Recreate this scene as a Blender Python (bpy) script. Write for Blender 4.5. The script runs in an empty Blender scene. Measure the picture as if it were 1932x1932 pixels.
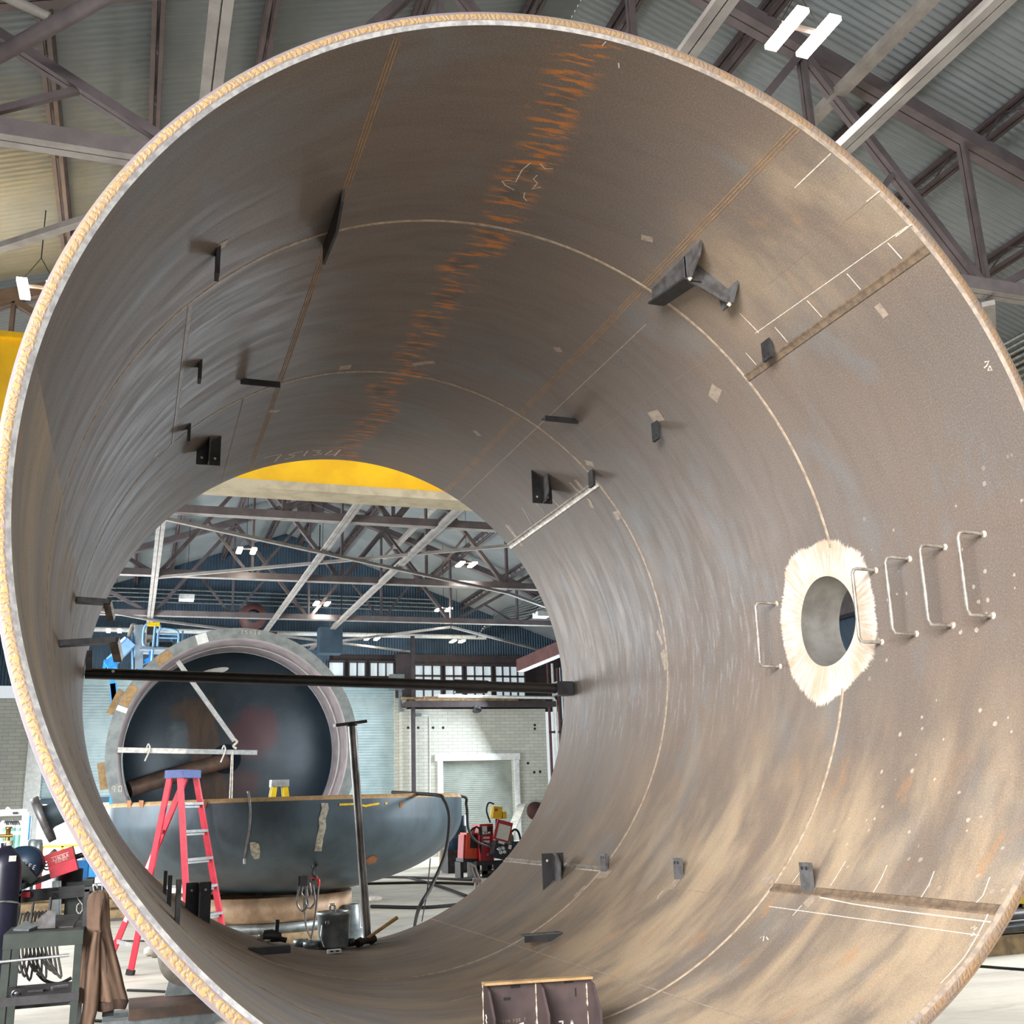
import bpy, bmesh, math, random
from mathutils import Vector, Matrix
random.seed(7)
SC = bpy.context.scene
COL = SC.collection
PI = math.pi

# ------------------------------------------------------------------ camera
CAM_LOC = Vector((-1.9531, -3.9529, 1.6501))
def cam_axes(yaw, pitch, roll):
    cy, sy, cp, sp = math.cos(yaw), math.sin(yaw), math.cos(pitch), math.sin(pitch)
    f = Vector((sy*cp, cy*cp, sp)); r = Vector((cy, -sy, 0)); u = r.cross(f)
    c, s = math.cos(roll), math.sin(roll)
    return c*r + s*u, c*u - s*r, f
RX, UX, FX = cam_axes(math.radians(19.798), math.radians(15.644), math.radians(-1.994))
cd = bpy.data.cameras.new('camera'); cam = bpy.data.objects.new('camera', cd); COL.objects.link(cam)
cd.sensor_width = 36.0; cd.lens = 36.0*2000/1932; cd.clip_end = 300
m3 = Matrix((RX, UX, -FX)).transposed()
cam.matrix_world = Matrix.Translation(CAM_LOC) @ m3.to_4x4()
SC.camera = cam

# ------------------------------------------------------------------ world, lights, exposure
SC.view_settings.view_transform = 'Standard'; SC.view_settings.look = 'None'
SC.view_settings.gamma = 1.0; SC.view_settings.use_curve_mapping = False
SC.view_settings.exposure = 1.1
W = bpy.data.worlds.new('daylight'); SC.world = W; W.use_nodes = True
bg = W.node_tree.nodes['Background']
bg.inputs[0].default_value = (0.88, 0.95, 1.0, 1); bg.inputs[1].default_value = 0.38
def area(name, loc, target, sx, sy, power, color=(1, 1, 1), spread=180):
    l = bpy.data.lights.new(name, 'AREA'); l.shape = 'RECTANGLE'; l.size = sx; l.size_y = sy
    l.energy = power; l.color = color; l.spread = math.radians(spread)
    o = bpy.data.objects.new(name, l); COL.objects.link(o); o.location = loc
    o.rotation_euler = (Vector(target)-Vector(loc)).to_track_quat('-Z', 'Y').to_euler()
    return o
area('bay_door_daylight', (-9.5, -9.0, 5.0), (2.2, 1.2, 0.4), 8, 5, 1080, (1.0, 0.975, 0.955), 95)
area('side_door_daylight', (-7.6, 27.0, 2.6), (4, 25, 0.5), 7, 4.5, 1800, (0.92, 0.97, 1.0))
area('side_wall_fill', (-7.7, 11.5, 3.0), (0.0, 12.0, 0.4), 6, 4.5, 650, (0.95, 0.98, 1.0))  # added fill light for bench and bowl; the wall behind it is closed
area('right_window_daylight', (14.3, 7.5, 5.1), (2.5, 10.0, 0), 9, 2.8, 620, (0.95, 0.98, 1.0), 90)
area('rear_window_daylight', (14.3, 31.0, 5.1), (5, 26, 0.0), 11, 2.8, 1000, (0.82, 0.92, 1.0))

# ------------------------------------------------------------------ photo helpers: a pixel's ray met with a real plane or with the shell
AXZ, RI, RO, LEN = 2.88, 2.405, 2.470, 6.718
YW1, YW2 = 1.819, 4.303
def ray(px, py): return RX*((px-966)/2000) - UX*((py-966)/2000) + FX
def at_y(px, py, y): d = ray(px, py); return CAM_LOC + d*((y-CAM_LOC.y)/d.y)
def at_z(px, py, z): d = ray(px, py); return CAM_LOC + d*((z-CAM_LOC.z)/d.z)
def at_x(px, py, x): d = ray(px, py); return CAM_LOC + d*((x-CAM_LOC.x)/d.x)
def on_shell(px, py, r=RI):
    d = ray(px, py); o = CAM_LOC - Vector((0, 0, AXZ))
    a = d.x**2+d.z**2; b = 2*(o.x*d.x+o.z*d.z); c = o.x**2+o.z**2-r*r
    p = o + d*((-b+math.sqrt(b*b-4*a*c))/(2*a))
    return math.degrees(math.atan2(p.x, p.z)), p.y
def sp(th, y, r=RI):
    t = math.radians(th); return Vector((r*math.sin(t), y, AXZ + r*math.cos(t)))

# ------------------------------------------------------------------ materials
def lin(h):
    h = h.lstrip('#'); o = []
    for i in (0, 2, 4):
        c = int(h[i:i+2], 16)/255
        o.append(c/12.92 if c <= 0.04045 else ((c+0.055)/1.055)**2.4)
    return (*o, 1)
class NT:
    def __init__(s, name):
        s.m = bpy.data.materials.new(name); s.m.use_nodes = True
        s.t = s.m.node_tree; s.b = s.t.nodes['Principled BSDF']
    def n(s, typ, **kw):
        x = s.t.nodes.new(typ)
        for k, v in kw.items(): setattr(x, k, v)
        return x
    def l(s, a, b): s.t.links.new(a, b)
    def coord(s, kind='Object', scale=(1, 1, 1), rot=(0, 0, 0)):
        tc = s.n('ShaderNodeTexCoord'); mp = s.n('ShaderNodeMapping')
        mp.inputs['Scale'].default_value = scale; mp.inputs['Rotation'].default_value = rot
        s.l(tc.outputs[kind], mp.inputs['Vector']); return mp.outputs[0]
    def noise(s, vec, scale, detail=4, rough=0.55, dist=0):
        x = s.n('ShaderNodeTexNoise'); x.inputs['Scale'].default_value = scale
        x.inputs['Detail'].default_value = detail; x.inputs['Roughness'].default_value = rough
        x.inputs['Distortion'].default_value = dist
        s.l(vec, x.inputs['Vector']); return x.outputs['Fac']
    def ramp(s, fac, a, b, ca=0.0, cb=1.0):
        x = s.n('ShaderNodeMapRange', interpolation_type='SMOOTHSTEP')
        x.inputs['From Min'].default_value = a; x.inputs['From Max'].default_value = b
        x.inputs['To Min'].default_value = ca; x.inputs['To Max'].default_value = cb
        s.l(fac, x.inputs['Value']); return x.outputs[0]
    def math(s, op, a, b=None):
        x = s.n('ShaderNodeMath', operation=op)
        for i, v in enumerate((a, b)):
            if v is None: continue
            if isinstance(v, (int, float)): x.inputs[i].default_value = v
            else: s.l(v, x.inputs[i])
        return x.outputs[0]
    def mix(s, fac, a, b):
        x = s.n('ShaderNodeMix', data_type='RGBA')
        for sock, v in ((x.inputs[0], fac), (x.inputs[6], a), (x.inputs[7], b)):
            if isinstance(v, (int, float)): sock.default_value = v
            elif isinstance(v, tuple): sock.default_value = v
            else: s.l(v, sock)
        return x.outputs[2]
    def bump(s, h, strength, dist=0.01):
        x = s.n('ShaderNodeBump'); x.inputs['Strength'].default_value = strength
        x.inputs['Distance'].default_value = dist
        s.l(h, x.inputs['Height']); s.l(x.outputs[0], s.b.inputs['Normal'])
    def put(s, color, rough=0.6, metal=0.0, spec=0.5):
        for k, v in (('Base Color', color), ('Roughness', rough), ('Metallic', metal)):
            if isinstance(v, (int, float, tuple)): s.b.inputs[k].default_value = v
            else: s.l(v, s.b.inputs[k])
        s.b.inputs['Specular IOR Level'].default_value = spec
        return s.m
def pbr(name, c1, c2=None, scale=6.0, rough=0.6, metal=0.0, bump=0.0, stretch=(1, 1, 1), lo=0.35, hi=0.68, spec=0.5):
    t = NT(name); c1 = lin(c1); c2 = lin(c2) if c2 else tuple(0.8*v for v in c1[:3])+(1,)
    f = t.noise(t.coord('Object', stretch), scale, 5, 0.6)
    if bump: t.bump(f, bump)
    return t.put(t.mix(t.ramp(f, lo, hi), c1, c2), rough, metal, spec)
def emit(name, color, strength):
    t = NT(name); t.b.inputs['Emission Color'].default_value = lin(color)
    t.b.inputs['Emission Strength'].default_value = strength
    return t.put(lin(color), 0.5)

def shell_material():
    t = NT('rolled_steel_plate')
    uv = t.n('ShaderNodeUVMap'); sx = t.n('ShaderNodeSeparateXYZ'); t.l(uv.outputs[0], sx.inputs[0])
    S, Y = sx.outputs[0], sx.outputs[1]
    def vec(a, b):
        m = t.n('ShaderNodeMapping'); m.inputs['Scale'].default_value = (a, b, 1); t.l(uv.outputs[0], m.inputs[0]); return m.outputs[0]
    big = t.noise(vec(0.45, 0.7), 1.2, 5, 0.6)
    streak = t.noise(vec(0.7, 4.0), 2.0, 6, 0.65, 0.6)
    fine = t.noise(vec(3, 14), 6.0, 4, 0.7)
    col = t.mix(t.ramp(big, 0.3, 0.7), lin('#72645a'), lin('#68615c'))
    col = t.mix(t.ramp(streak, 0.42, 0.8, 0, 0.32), col, lin('#5e5049'))
    scale_patch = t.noise(vec(0.6, 0.9), 1.7, 4, 0.6, 0.4)
    col = t.mix(t.ramp(scale_patch, 0.52, 0.68, 0, 0.6), col, lin('#6d7072'))
    # orange rust: lower half and the plate nearest the mouth
    low = t.math('MULTIPLY', t.ramp(S, 3.9, 5.6), t.ramp(Y, 6.6, 2.2, 0.12, 1))
    upper = t.math('MULTIPLY', t.math('MULTIPLY', t.ramp(S, 0.8, 1.5), t.ramp(S, 2.5, 1.6)), t.ramp(Y, 2.6, 0.6))
    amount = t.math('MAXIMUM', t.math('MULTIPLY', low, 0.95), t.math('MULTIPLY', upper, 0.7))
    rn = t.noise(vec(0.55, 1.3), 1.6, 6, 0.62, 0.3)
    rust = t.math('MULTIPLY', amount, t.ramp(rn, 0.36, 0.66, 0.15, 1))
    col = t.mix(t.math('MULTIPLY', rust, 0.85), col, lin('#ab977b'))
    rust2 = t.math('MULTIPLY', amount, t.ramp(t.noise(vec(0.9, 2.4), 2.6, 6, 0.65), 0.56, 0.72, 0, 0.6))
    col = t.mix(rust2, col, lin('#a67c54'))
    # drips of fresh rust along the crown
    cen = t.math('ADD', t.math('MULTIPLY', t.noise(vec(0, 0.6), 1.5, 2), 0.7), -0.30)
    off = t.math('ABSOLUTE', t.math('SUBTRACT', S, cen))
    band = t.ramp(off, 0.20, 0.04)
    dash = t.ramp(t.noise(vec(2.6, 15), 1.5, 3, 0.55), 0.50, 0.60)
    d1 = t.math('MULTIPLY', band, dash)
    col = t.mix(t.math('MULTIPLY', d1, 0.9), col, lin('#c87a2e'))
    dk = t.math('MULTIPLY', t.ramp(off, 0.11, 0.03), t.ramp(t.noise(vec(1, 2.2), 1.5, 3), 0.5, 0.62, 0, 0.4))
    col = t.mix(dk, col, lin('#33383c'))
    # pale paint flecks on the bay nearest the mouth
    vo = t.n('ShaderNodeTexVoronoi'); vo.inputs['Scale'].default_value = 13.0; t.l(vec(1, 1), vo.inputs['Vector'])
    sel = t.n('ShaderNodeSeparateColor'); t.l(vo.outputs['Color'], sel.inputs[0])
    rad = t.math('MULTIPLY', t.ramp(sel.outputs[0], 0.3, 1.0, 0.0, 0.2), t.ramp(fine, 0.2, 0.8, 0.6, 1.3))
    fl = t.ramp(t.math('SUBTRACT', vo.outputs['Distance'], rad), 0.02, -0.02)
    reg = t.math('MULTIPLY', t.math('MULTIPLY', t.ramp(S, 3.1, 3.6), t.ramp(S, 5.9, 5.2)), t.ramp(Y, 1.75, 1.3))
    col = t.mix(t.math('MULTIPLY', t.math('MULTIPLY', fl, reg), 0.5), col, lin('#cfc6ba'))
    # scuffed bright mill scale beside the manway
    sc = t.math('MULTIPLY', t.math('MULTIPLY', t.ramp(S, 3.0, 3.6), t.ramp(S, 4.8, 4.1)), t.ramp(Y, 2.2, 3.0))
    sc = t.math('MULTIPLY', sc, t.ramp(t.noise(vec(1.2, 7), 3.0, 5, 0.7), 0.5, 0.72, 0, 0.55))
    col = t.mix(sc, col, lin('#a2a3a4'))
    # ground-bright ring round the manway cut-out
    dx = t.math('SUBTRACT', S, 3.866); dy = t.math('SUBTRACT', Y, 1.985)
    dist = t.math('SQRT', t.math('ADD', t.math('MULTIPLY', dx, dx), t.math('MULTIPLY', dy, dy)))
    ang = t.math('ARCTAN2', dx, dy)
    cv = t.n('ShaderNodeCombineXYZ'); t.l(t.math('MULTIPLY', ang, 22.0), cv.inputs[0]); t.l(t.math('MULTIPLY', dist, 3.5), cv.inputs[1])
    rn2 = t.noise(cv.outputs[0], 1.6, 5, 0.7)
    lump = t.noise(t.math('MULTIPLY', ang, 1.0), 1.1, 2) if False else t.noise(vec(1, 1), 2.2, 3)
    edge = t.math('ADD', dist, t.math('ADD', t.math('MULTIPLY', t.math('SUBTRACT', rn2, 0.5), 0.09), t.math('MULTIPLY', t.math('SUBTRACT', lump, 0.5), 0.22)))
    ring = t.ramp(edge, 0.56, 0.535)
    rc = t.mix(t.ramp(t.math('ADD', t.math('MULTIPLY', t.noise(cv.outputs[0], 0.9, 5, 0.7), 0.55), t.math('MULTIPLY', t.noise(vec(1, 1), 3.5, 3), 0.45)), 0.38, 0.6), lin('#d8d1c8'), lin('#c0aa92'))
    col = t.mix(ring, col, rc)
    grain = t.noise(vec(1, 1.3), 90, 2, 0.8)
    col = t.mix(t.ramp(grain, 0.35, 0.75, 0.0, 0.30), col, lin('#4d443e'))
    col = t.mix(t.ramp(grain, 0.55, 0.25, 0.0, 0.16), col, lin('#c2b3a4'))
    rough = t.math('ADD', t.ramp(streak, 0.2, 0.8, 0.48, 0.66), t.math('MULTIPLY', rust, 0.14))
    t.bump(t.math('ADD', fine, t.math('MULTIPLY', streak, 0.4)), 0.08, 0.004)
    return t.put(col, rough, t.math('SUBTRACT', 0.18, t.math('MULTIPLY', rust, 0.17)), 0.45)

M = dict(
    shell=shell_material(),
    outer=pbr('mill_scale_outside', '#6a6f73', '#4c4845', 2.5, 0.6, 0.3, 0.1),
    bevel=None,
    weld=pbr('weld_bead', '#a99a88', '#8a7863', 25, 0.5, 0.1, 0.4),
    dullweld=pbr('dull_weld', '#84786e', '#6f655d', 25, 0.55, 0.1, 0.3),
    weldbright=pbr('ground_weld', '#aba59c', '#80766a', 22, 0.42, 0.5, 0.3),
    weldrust=pbr('rusty_weld', '#74624f', '#5a4d42', 25, 0.65, 0.1, 0.5),
    chalk=pbr('chalk_line', '#d9cfc2', '#b5a692', 40, 0.9),
    orange_chalk=pbr('rusted_layout_line', '#a07c56', '#7f644a', 12, 0.85),
    faint=pbr('faint_layout_line', '#8e7a66', '#7c6c5e', 12, 0.85),
    smear=pbr('grinding_smear', '#a39484', '#8b7d70', 30, 0.6, 0.2),
    dark=pbr('dark_primed_steel', '#3a3a3d', '#2a2827', 9, 0.5, 0.3, 0.05),
    clip=pbr('bare_clip_steel', '#6a6a6c', '#4f4b49', 14, 0.45, 0.5, 0.05),
    brownsteel=pbr('brown_hot_rolled_steel', '#544746', '#453b3c', 6, 0.5, 0.25, 0.05),
    rung=pbr('zinc_rung_bar', '#b5b0a8', '#857e74', 16, 0.4, 0.6),
    neck=pbr('nozzle_bore', '#8f8c86', '#77726c', 5, 0.45, 0.5),
    spatter=pbr('bright_weld_spatter', '#d8d0c0', '#a48f70', 60, 0.5, 0.3, 0.6),
    truss=pbr('truss_brown_grey', '#6c6264', '#5c5355', 3, 0.65, 0.1),
    strut=pbr('pale_painted_strut', '#a09a94', '#8b8480', 3, 0.6, 0.0),
    chordside=pbr('chord_side_paint', '#7b7273', '#6b6263', 3, 0.65, 0.05),
    joist=pbr('dark_joist_paint', '#5a4d50', '#49403f', 3, 0.65, 0.1),
    yellow=pbr('crane_yellow', '#f0bd10', '#e2ab0c', 2, 0.45),
    flange=pbr('crane_flange_cream', '#b9ad92', '#a3967c', 4, 0.6),
    blackpipe=pbr('black_pipe', '#2c2a29', '#1f1d1c', 8, 0.45, 0.3),
    steelpipe=pbr('bright_steel_pipe', '#8d8a87', '#4b4644', 7, 0.35, 0.7, stretch=(1, 1, 0.3)),
    galv=pbr('galvanised_metal', '#9aa3a5', '#7d8587', 9, 0.4, 0.6),
    chrome=pbr('polished_steel', '#d6d8da', '#b0b2b4', 9, 0.18, 0.9),
    wood=pbr('hickory_handle', '#b28a4e', '#8d6835', 12, 0.6, stretch=(1, 1, 6)),
    lumber=pbr('weathered_lumber', '#9b835f', '#6e5c46', 6, 0.8),
    black=pbr('black_plastic', '#1e1f22', '#15161a', 8, 0.5),
    rubber=pbr('black_rubber', '#1b1a1a', '#121212', 20, 0.7),
    red=pbr('fibreglass_red', '#cb2a40', '#b22337', 10, 0.4),
    redpaint=pbr('red_machine_paint', '#b8202c', '#9a1822', 6, 0.4),
    orange=pbr('orange_machine_paint', '#e0522a', '#c9441f', 6, 0.4),
    alu=pbr('aluminium', '#c6c9cb', '#a9acae', 10, 0.35, 0.8),
    bluecap=pbr('blue_ladder_cap', '#4c5f9a', '#3f4f86', 10, 0.5),
    white=pbr('white_paint', '#e8eae8', '#d4d6d4', 8, 0.6),
    paper=pbr('printed_label', '#e6e3dc', '#cfcbc3', 50, 0.7),
    lyellow=pbr('yellow_fibreglass', '#f2cf1c', '#e0b90f', 9, 0.45),
    bluepaint=pbr('lift_blue', '#2f8fe0', '#2a7bc8', 5, 0.45),
    blueletter=pbr('pale_blue_rail', '#8fb9de', '#7aa6d0', 5, 0.45),
    greysteel=pbr('grey_lift_mast', '#8d9aa6', '#7a8794', 5, 0.45, 0.3),
    bowl=pbr('blue_black_mill_scale', '#47565f', '#343f46', 2.2, 0.45, 0.25, 0.05, (1, 1, 0.5)),
    ringface=pbr('machined_flange_face', '#8d9494', '#747b7c', 5, 0.5, 0.3),
    inwall=pbr('pinkish_primer_wall', '#b5abae', '#9f9699', 3, 0.5, 0.2),
    darkhead=None,
    rustpipe=pbr('rusty_internal_pipe', '#6e5546', '#4c443f', 4, 0.55, 0.2),
    rustspot=pbr('orange_rust_spot', '#9a6238', '#7a5233', 9, 0.8),
    rustband=pbr('rust_stain', '#55463c', '#423a36', 9, 0.7),
    redstain=pbr('red_primer_stain', '#43353b', '#3a323a', 4, 0.7),
    tan=pbr('tan_bevel', '#a88a61', '#8d6f49', 12, 0.65),
    skirt=pbr('tan_rusty_skirt', '#a88d72', '#80674f', 4, 0.6, 0.2),
    brushed=pbr('grinder_brushed_patch', '#b5b1a4', '#8b8474', 25, 0.5, 0.4),
    crayon=pbr('yellow_crayon', '#d8b21e', '#b99518', 30, 0.8),
    cladding=pbr('blue_grey_cladding', '#43586a', '#374a5a', 1.5, 0.55, 0.2),
    roof=pbr('galvanised_roof_sheet', '#898f92', '#7a8184', 0.7, 0.55, 0.05),
    block=None, floor=None,
    rolldoor=pbr('pale_blue_slats', '#a9bcc0', '#98adb2', 2, 0.5),
    greydoor=pbr('grey_green_slats', '#9da39b', '#8d938b', 2, 0.5),
    glass=emit('bright_window_pane', '#b9c6cc', 0.4),
    outside=emit('outside_daylight', '#ffffff', 3.0),
    led=emit('led_tube', '#fff3d8', 12.0),
    mullion=pbr('window_frame_brown', '#43393c', '#352e31', 4, 0.6),
    redbeam=pbr('red_oxide_beam', '#6a4340', '#523536', 3, 0.6),
    darkgreen=pbr('dark_green_bench_paint', '#303934', '#252b28', 6, 0.5, 0.2),
    jacket=None,
    gasdark=pbr('dark_violet_gas_bottle', '#2c2b3e', '#201f2d', 4, 0.35, 0.2),
    gasgreen=pbr('pale_green_gas_bottle', '#86b2a4', '#6f9c8e', 4, 0.4),
    cable=pbr('grey_cable', '#6d6a66', '#54504c', 12, 0.6),
    tarp=pbr('grey_canvas', '#8f8a80', '#6e695f', 7, 0.85, bump=0.4),
    barrel=pbr('brown_fibre_drum', '#a58a62', '#8d744f', 5, 0.8),
    bluedrum=pbr('dark_blue_drum', '#2b4258', '#213245', 5, 0.4, 0.2),
    tape=pbr('white_tape', '#dedcd6', '#b9b4ac', 18, 0.7),
    bluebin=pbr('blue_plastic', '#1f86d8', '#1a72bc', 5, 0.45),
    rag=pbr('white_rag', '#d9d2c8', '#b7ada1', 14, 0.9, bump=0.4),
    bronze=pbr('brass_valve', '#b39352', '#8f743d', 14, 0.35, 0.8),
)
def goldbevel():
    t = NT('torch_cut_golden_bevel'); uv = t.n('ShaderNodeUVMap')
    sx = t.n('ShaderNodeSeparateXYZ'); t.l(uv.outputs[0], sx.inputs[0]); S, Vv = sx.outputs[0], sx.outputs[1]
    def vec(a, b):
        m = t.n('ShaderNodeMapping'); m.inputs['Scale'].default_value = (a, b, 1); t.l(uv.outputs[0], m.inputs[0]); return m.outputs[0]
    wob = t.noise(vec(9, 0.5), 1.0, 3); wid = t.noise(vec(14, 0.2), 1.0, 3); big = t.noise(vec(1.5, 0.1), 1.0, 3)
    c0 = t.math('SUBTRACT', Vv, 0.42)
    ph = t.math('ADD', t.math('MULTIPLY', S, 215.0), t.math('ADD', t.math('ADD', t.math('MULTIPLY', wob, 20.0), t.math('MULTIPLY', t.noise(vec(38, 2.6), 1.0, 3), 9.0)), t.math('MULTIPLY', t.math('MULTIPLY', c0, c0), 7.0)))
    rip = t.ramp(t.math('SINE', ph), -0.9, 0.6, 0.15, 1.0)
    half = t.math('ADD', 0.14, t.math('MULTIPLY', wid, 0.42))
    core = t.ramp(t.math('SUBTRACT', t.math('ABSOLUTE', c0), half), 0.08, -0.12)
    gold = t.mix(rip, lin('#7a6a5c'), t.mix(t.ramp(big, 0.4, 0.6), lin('#967a4e'), lin('#8c7048')))
    edge = t.mix(t.ramp(big, 0.4, 0.6), lin('#6a6068'), lin('#75695f'))
    c = t.mix(core, edge, gold)
    ox = t.n('ShaderNodeSeparateXYZ'); t.l(t.coord('Object'), ox.inputs[0])
    c = t.mix(t.ramp(ox.outputs[0], -0.9, 1.2, 0, 0.85), c, t.mix(t.ramp(wob, 0.35, 0.65), lin('#84694e'), lin('#75665a')))
    t.bump(t.math('MULTIPLY', rip, core), 0.5, 0.005)
    return t.put(c, 0.55, 0.15)
M['gold'] = goldbevel()
def bevelmat():
    t = NT('ground_bevel'); v = t.coord('Object'); ox = t.n('ShaderNodeSeparateXYZ'); t.l(v, ox.inputs[0]); n = t.noise(v, 30, 4)
    c = t.mix(t.ramp(n, 0.35, 0.65), lin('#b3b2b0'), lin('#908e90'))
    c = t.mix(t.ramp(ox.outputs[0], -0.9, 1.2, 0, 0.9), c, t.mix(t.ramp(n, 0.4, 0.6), lin('#8c7a66'), lin('#76695c')))
    return t.put(c, 0.5, 0.15)
M['bevel'] = bevelmat()
def headmat():
    t = NT('dark_dished_head_scale'); v = t.coord('Object', (1, 1, 1))
    n = t.noise(v, 0.9, 4, 0.55); f = t.noise(v, 9, 4)
    c = t.mix(t.ramp(n, 0.35, 0.65), lin('#2a3a48'), lin('#384650'))
    c = t.mix(t.ramp(f, 0.5, 0.8, 0, 0.3), c, lin('#4a5054'))
    return t.put(c, 0.38, 0.35)
M['darkhead'] = headmat()
def stainedhead():
    t = NT('stained_dished_head'); v = t.coord('Object'); sx = t.n('ShaderNodeSeparateXYZ'); t.l(v, sx.inputs[0])
    X, Zz = sx.outputs[0], t.math('SUBTRACT', sx.outputs[2], 2.42)
    n = t.noise(v, 0.9, 4, 0.55); f = t.noise(v, 9, 4); e = t.noise(v, 2.6, 5, 0.65); st = t.noise(t.coord('Object', (5, 1, 1)), 1.6, 5, 0.65)
    c = t.mix(t.ramp(n, 0.35, 0.65), lin('#26333e'), lin('#34414a'))
    c = t.mix(t.ramp(f, 0.5, 0.8, 0, 0.25), c, lin('#4a5054'))
    def blob(cx, cz, rx, rz, wob=0.5):
        a, b = t.math('DIVIDE', t.math('SUBTRACT', X, cx), rx), t.math('DIVIDE', t.math('SUBTRACT', Zz, cz), rz)
        d = t.math('SQRT', t.math('ADD', t.math('MULTIPLY', a, a), t.math('MULTIPLY', b, b)))
        return t.math('ADD', d, t.math('MULTIPLY', t.math('SUBTRACT', e, 0.5), wob*2))
    c = t.mix(t.ramp(blob(0.55, 0.5, 0.62, 0.62), 1.05, 0.6, 0, 0.8), c, lin('#51343a'))
    c = t.mix(t.ramp(blob(0.35, -0.55, 0.45, 0.35), 1.05, 0.6, 0, 0.7), c, lin('#4c363b'))
    c = t.mix(t.ramp(blob(-0.95, 0.35, 0.36, 0.5), 1.0, 0.5, 0, 0.7), c, lin('#626b70'))
    c = t.mix(t.ramp(blob(-0.75, 0.95, 0.55, 0.28), 1.0, 0.6, 0, 0.8), c, lin('#4c3d35'))
    line = t.math('ABSOLUTE', t.math('ADD', X, t.math('ADD', 0.42, t.math('MULTIPLY', Zz, 0.20))))
    line = t.math('ADD', line, t.math('MULTIPLY', t.math('SUBTRACT', e, 0.5), 0.25))
    band = t.math('MULTIPLY', t.ramp(line, 0.36, 0.27), t.ramp(Zz, 1.35, 1.05))
    c = t.mix(t.math('MULTIPLY', band, 0.92), c, t.mix(t.ramp(st, 0.35, 0.7), lin('#5c4a3e'), lin('#453c38')))
    return t.put(c, 0.42, 0.3)
M['stainedhead'] = stainedhead()
def blockmat():
    t = NT('painted_block_wall'); v = t.coord('Object', (1, 1, 1), (PI/2, 0, 0))
    br = t.n('ShaderNodeTexBrick'); br.inputs['Scale'].default_value = 1.0
    br.inputs['Brick Width'].default_value = 0.40; br.inputs['Row Height'].default_value = 0.13
    br.inputs['Mortar Size'].default_value = 0.008
    br.inputs['Color1'].default_value = lin('#c9c8bd'); br.inputs['Color2'].default_value = lin('#bdbdb2'); br.inputs['Mortar'].default_value = lin('#9a9a92')
    t.l(v, br.inputs['Vector'])
    n = t.noise(t.coord('Object'), 1.3, 6, 0.7); s = t.noise(t.coord('Object', (3, 3, 0.4)), 1.8, 5)
    c = t.mix(t.ramp(n, 0.55, 0.75, 0, 0.45), br.outputs['Color'], lin('#a79f8d'))
    c = t.mix(t.ramp(s, 0.6, 0.8, 0, 0.35), c, lin('#8b8779'))
    return t.put(c, 0.85)
M['block'] = blockmat()
def floormat():
    t = NT('stained_concrete_floor'); v = t.coord('Object')
    a = t.noise(v, 0.5, 6, 0.65, 0.5); b = t.noise(t.coord('Object', (0.5, 3, 1)), 1.2, 6, 0.7); f = t.noise(v, 14, 4)
    c = t.mix(t.ramp(a, 0.35, 0.7), lin('#d2ccbf'), lin('#aba599'))
    c = t.mix(t.ramp(b, 0.5, 0.72, 0, 0.7), c, lin('#8e887e'))
    c = t.mix(t.ramp(f, 0.55, 0.8, 0, 0.25), c, lin('#7a756d'))
    t.bump(f, 0.12); return t.put(c, t.ramp(a, 0.3, 0.7, 0.55, 0.75))
M['floor'] = floormat()
def jacketmat():
    t = NT('brown_duck_canvas'); v = t.coord('Object')
    w = t.n('ShaderNodeTexNoise'); w.inputs['Scale'].default_value = 240; t.l(v, w.inputs['Vector'])
    n = t.noise(v, 5, 4); t.bump(w.outputs['Fac'], 0.25, 0.002)
    return t.put(t.mix(t.ramp(n, 0.3, 0.7), lin('#6e5747'), lin('#5b483b')), 0.9)
M['jacket'] = jacketmat()
M['cuff'] = pbr('dark_brown_knit', '#4c3a30', '#3b2d26', 60, 0.95)

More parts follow.
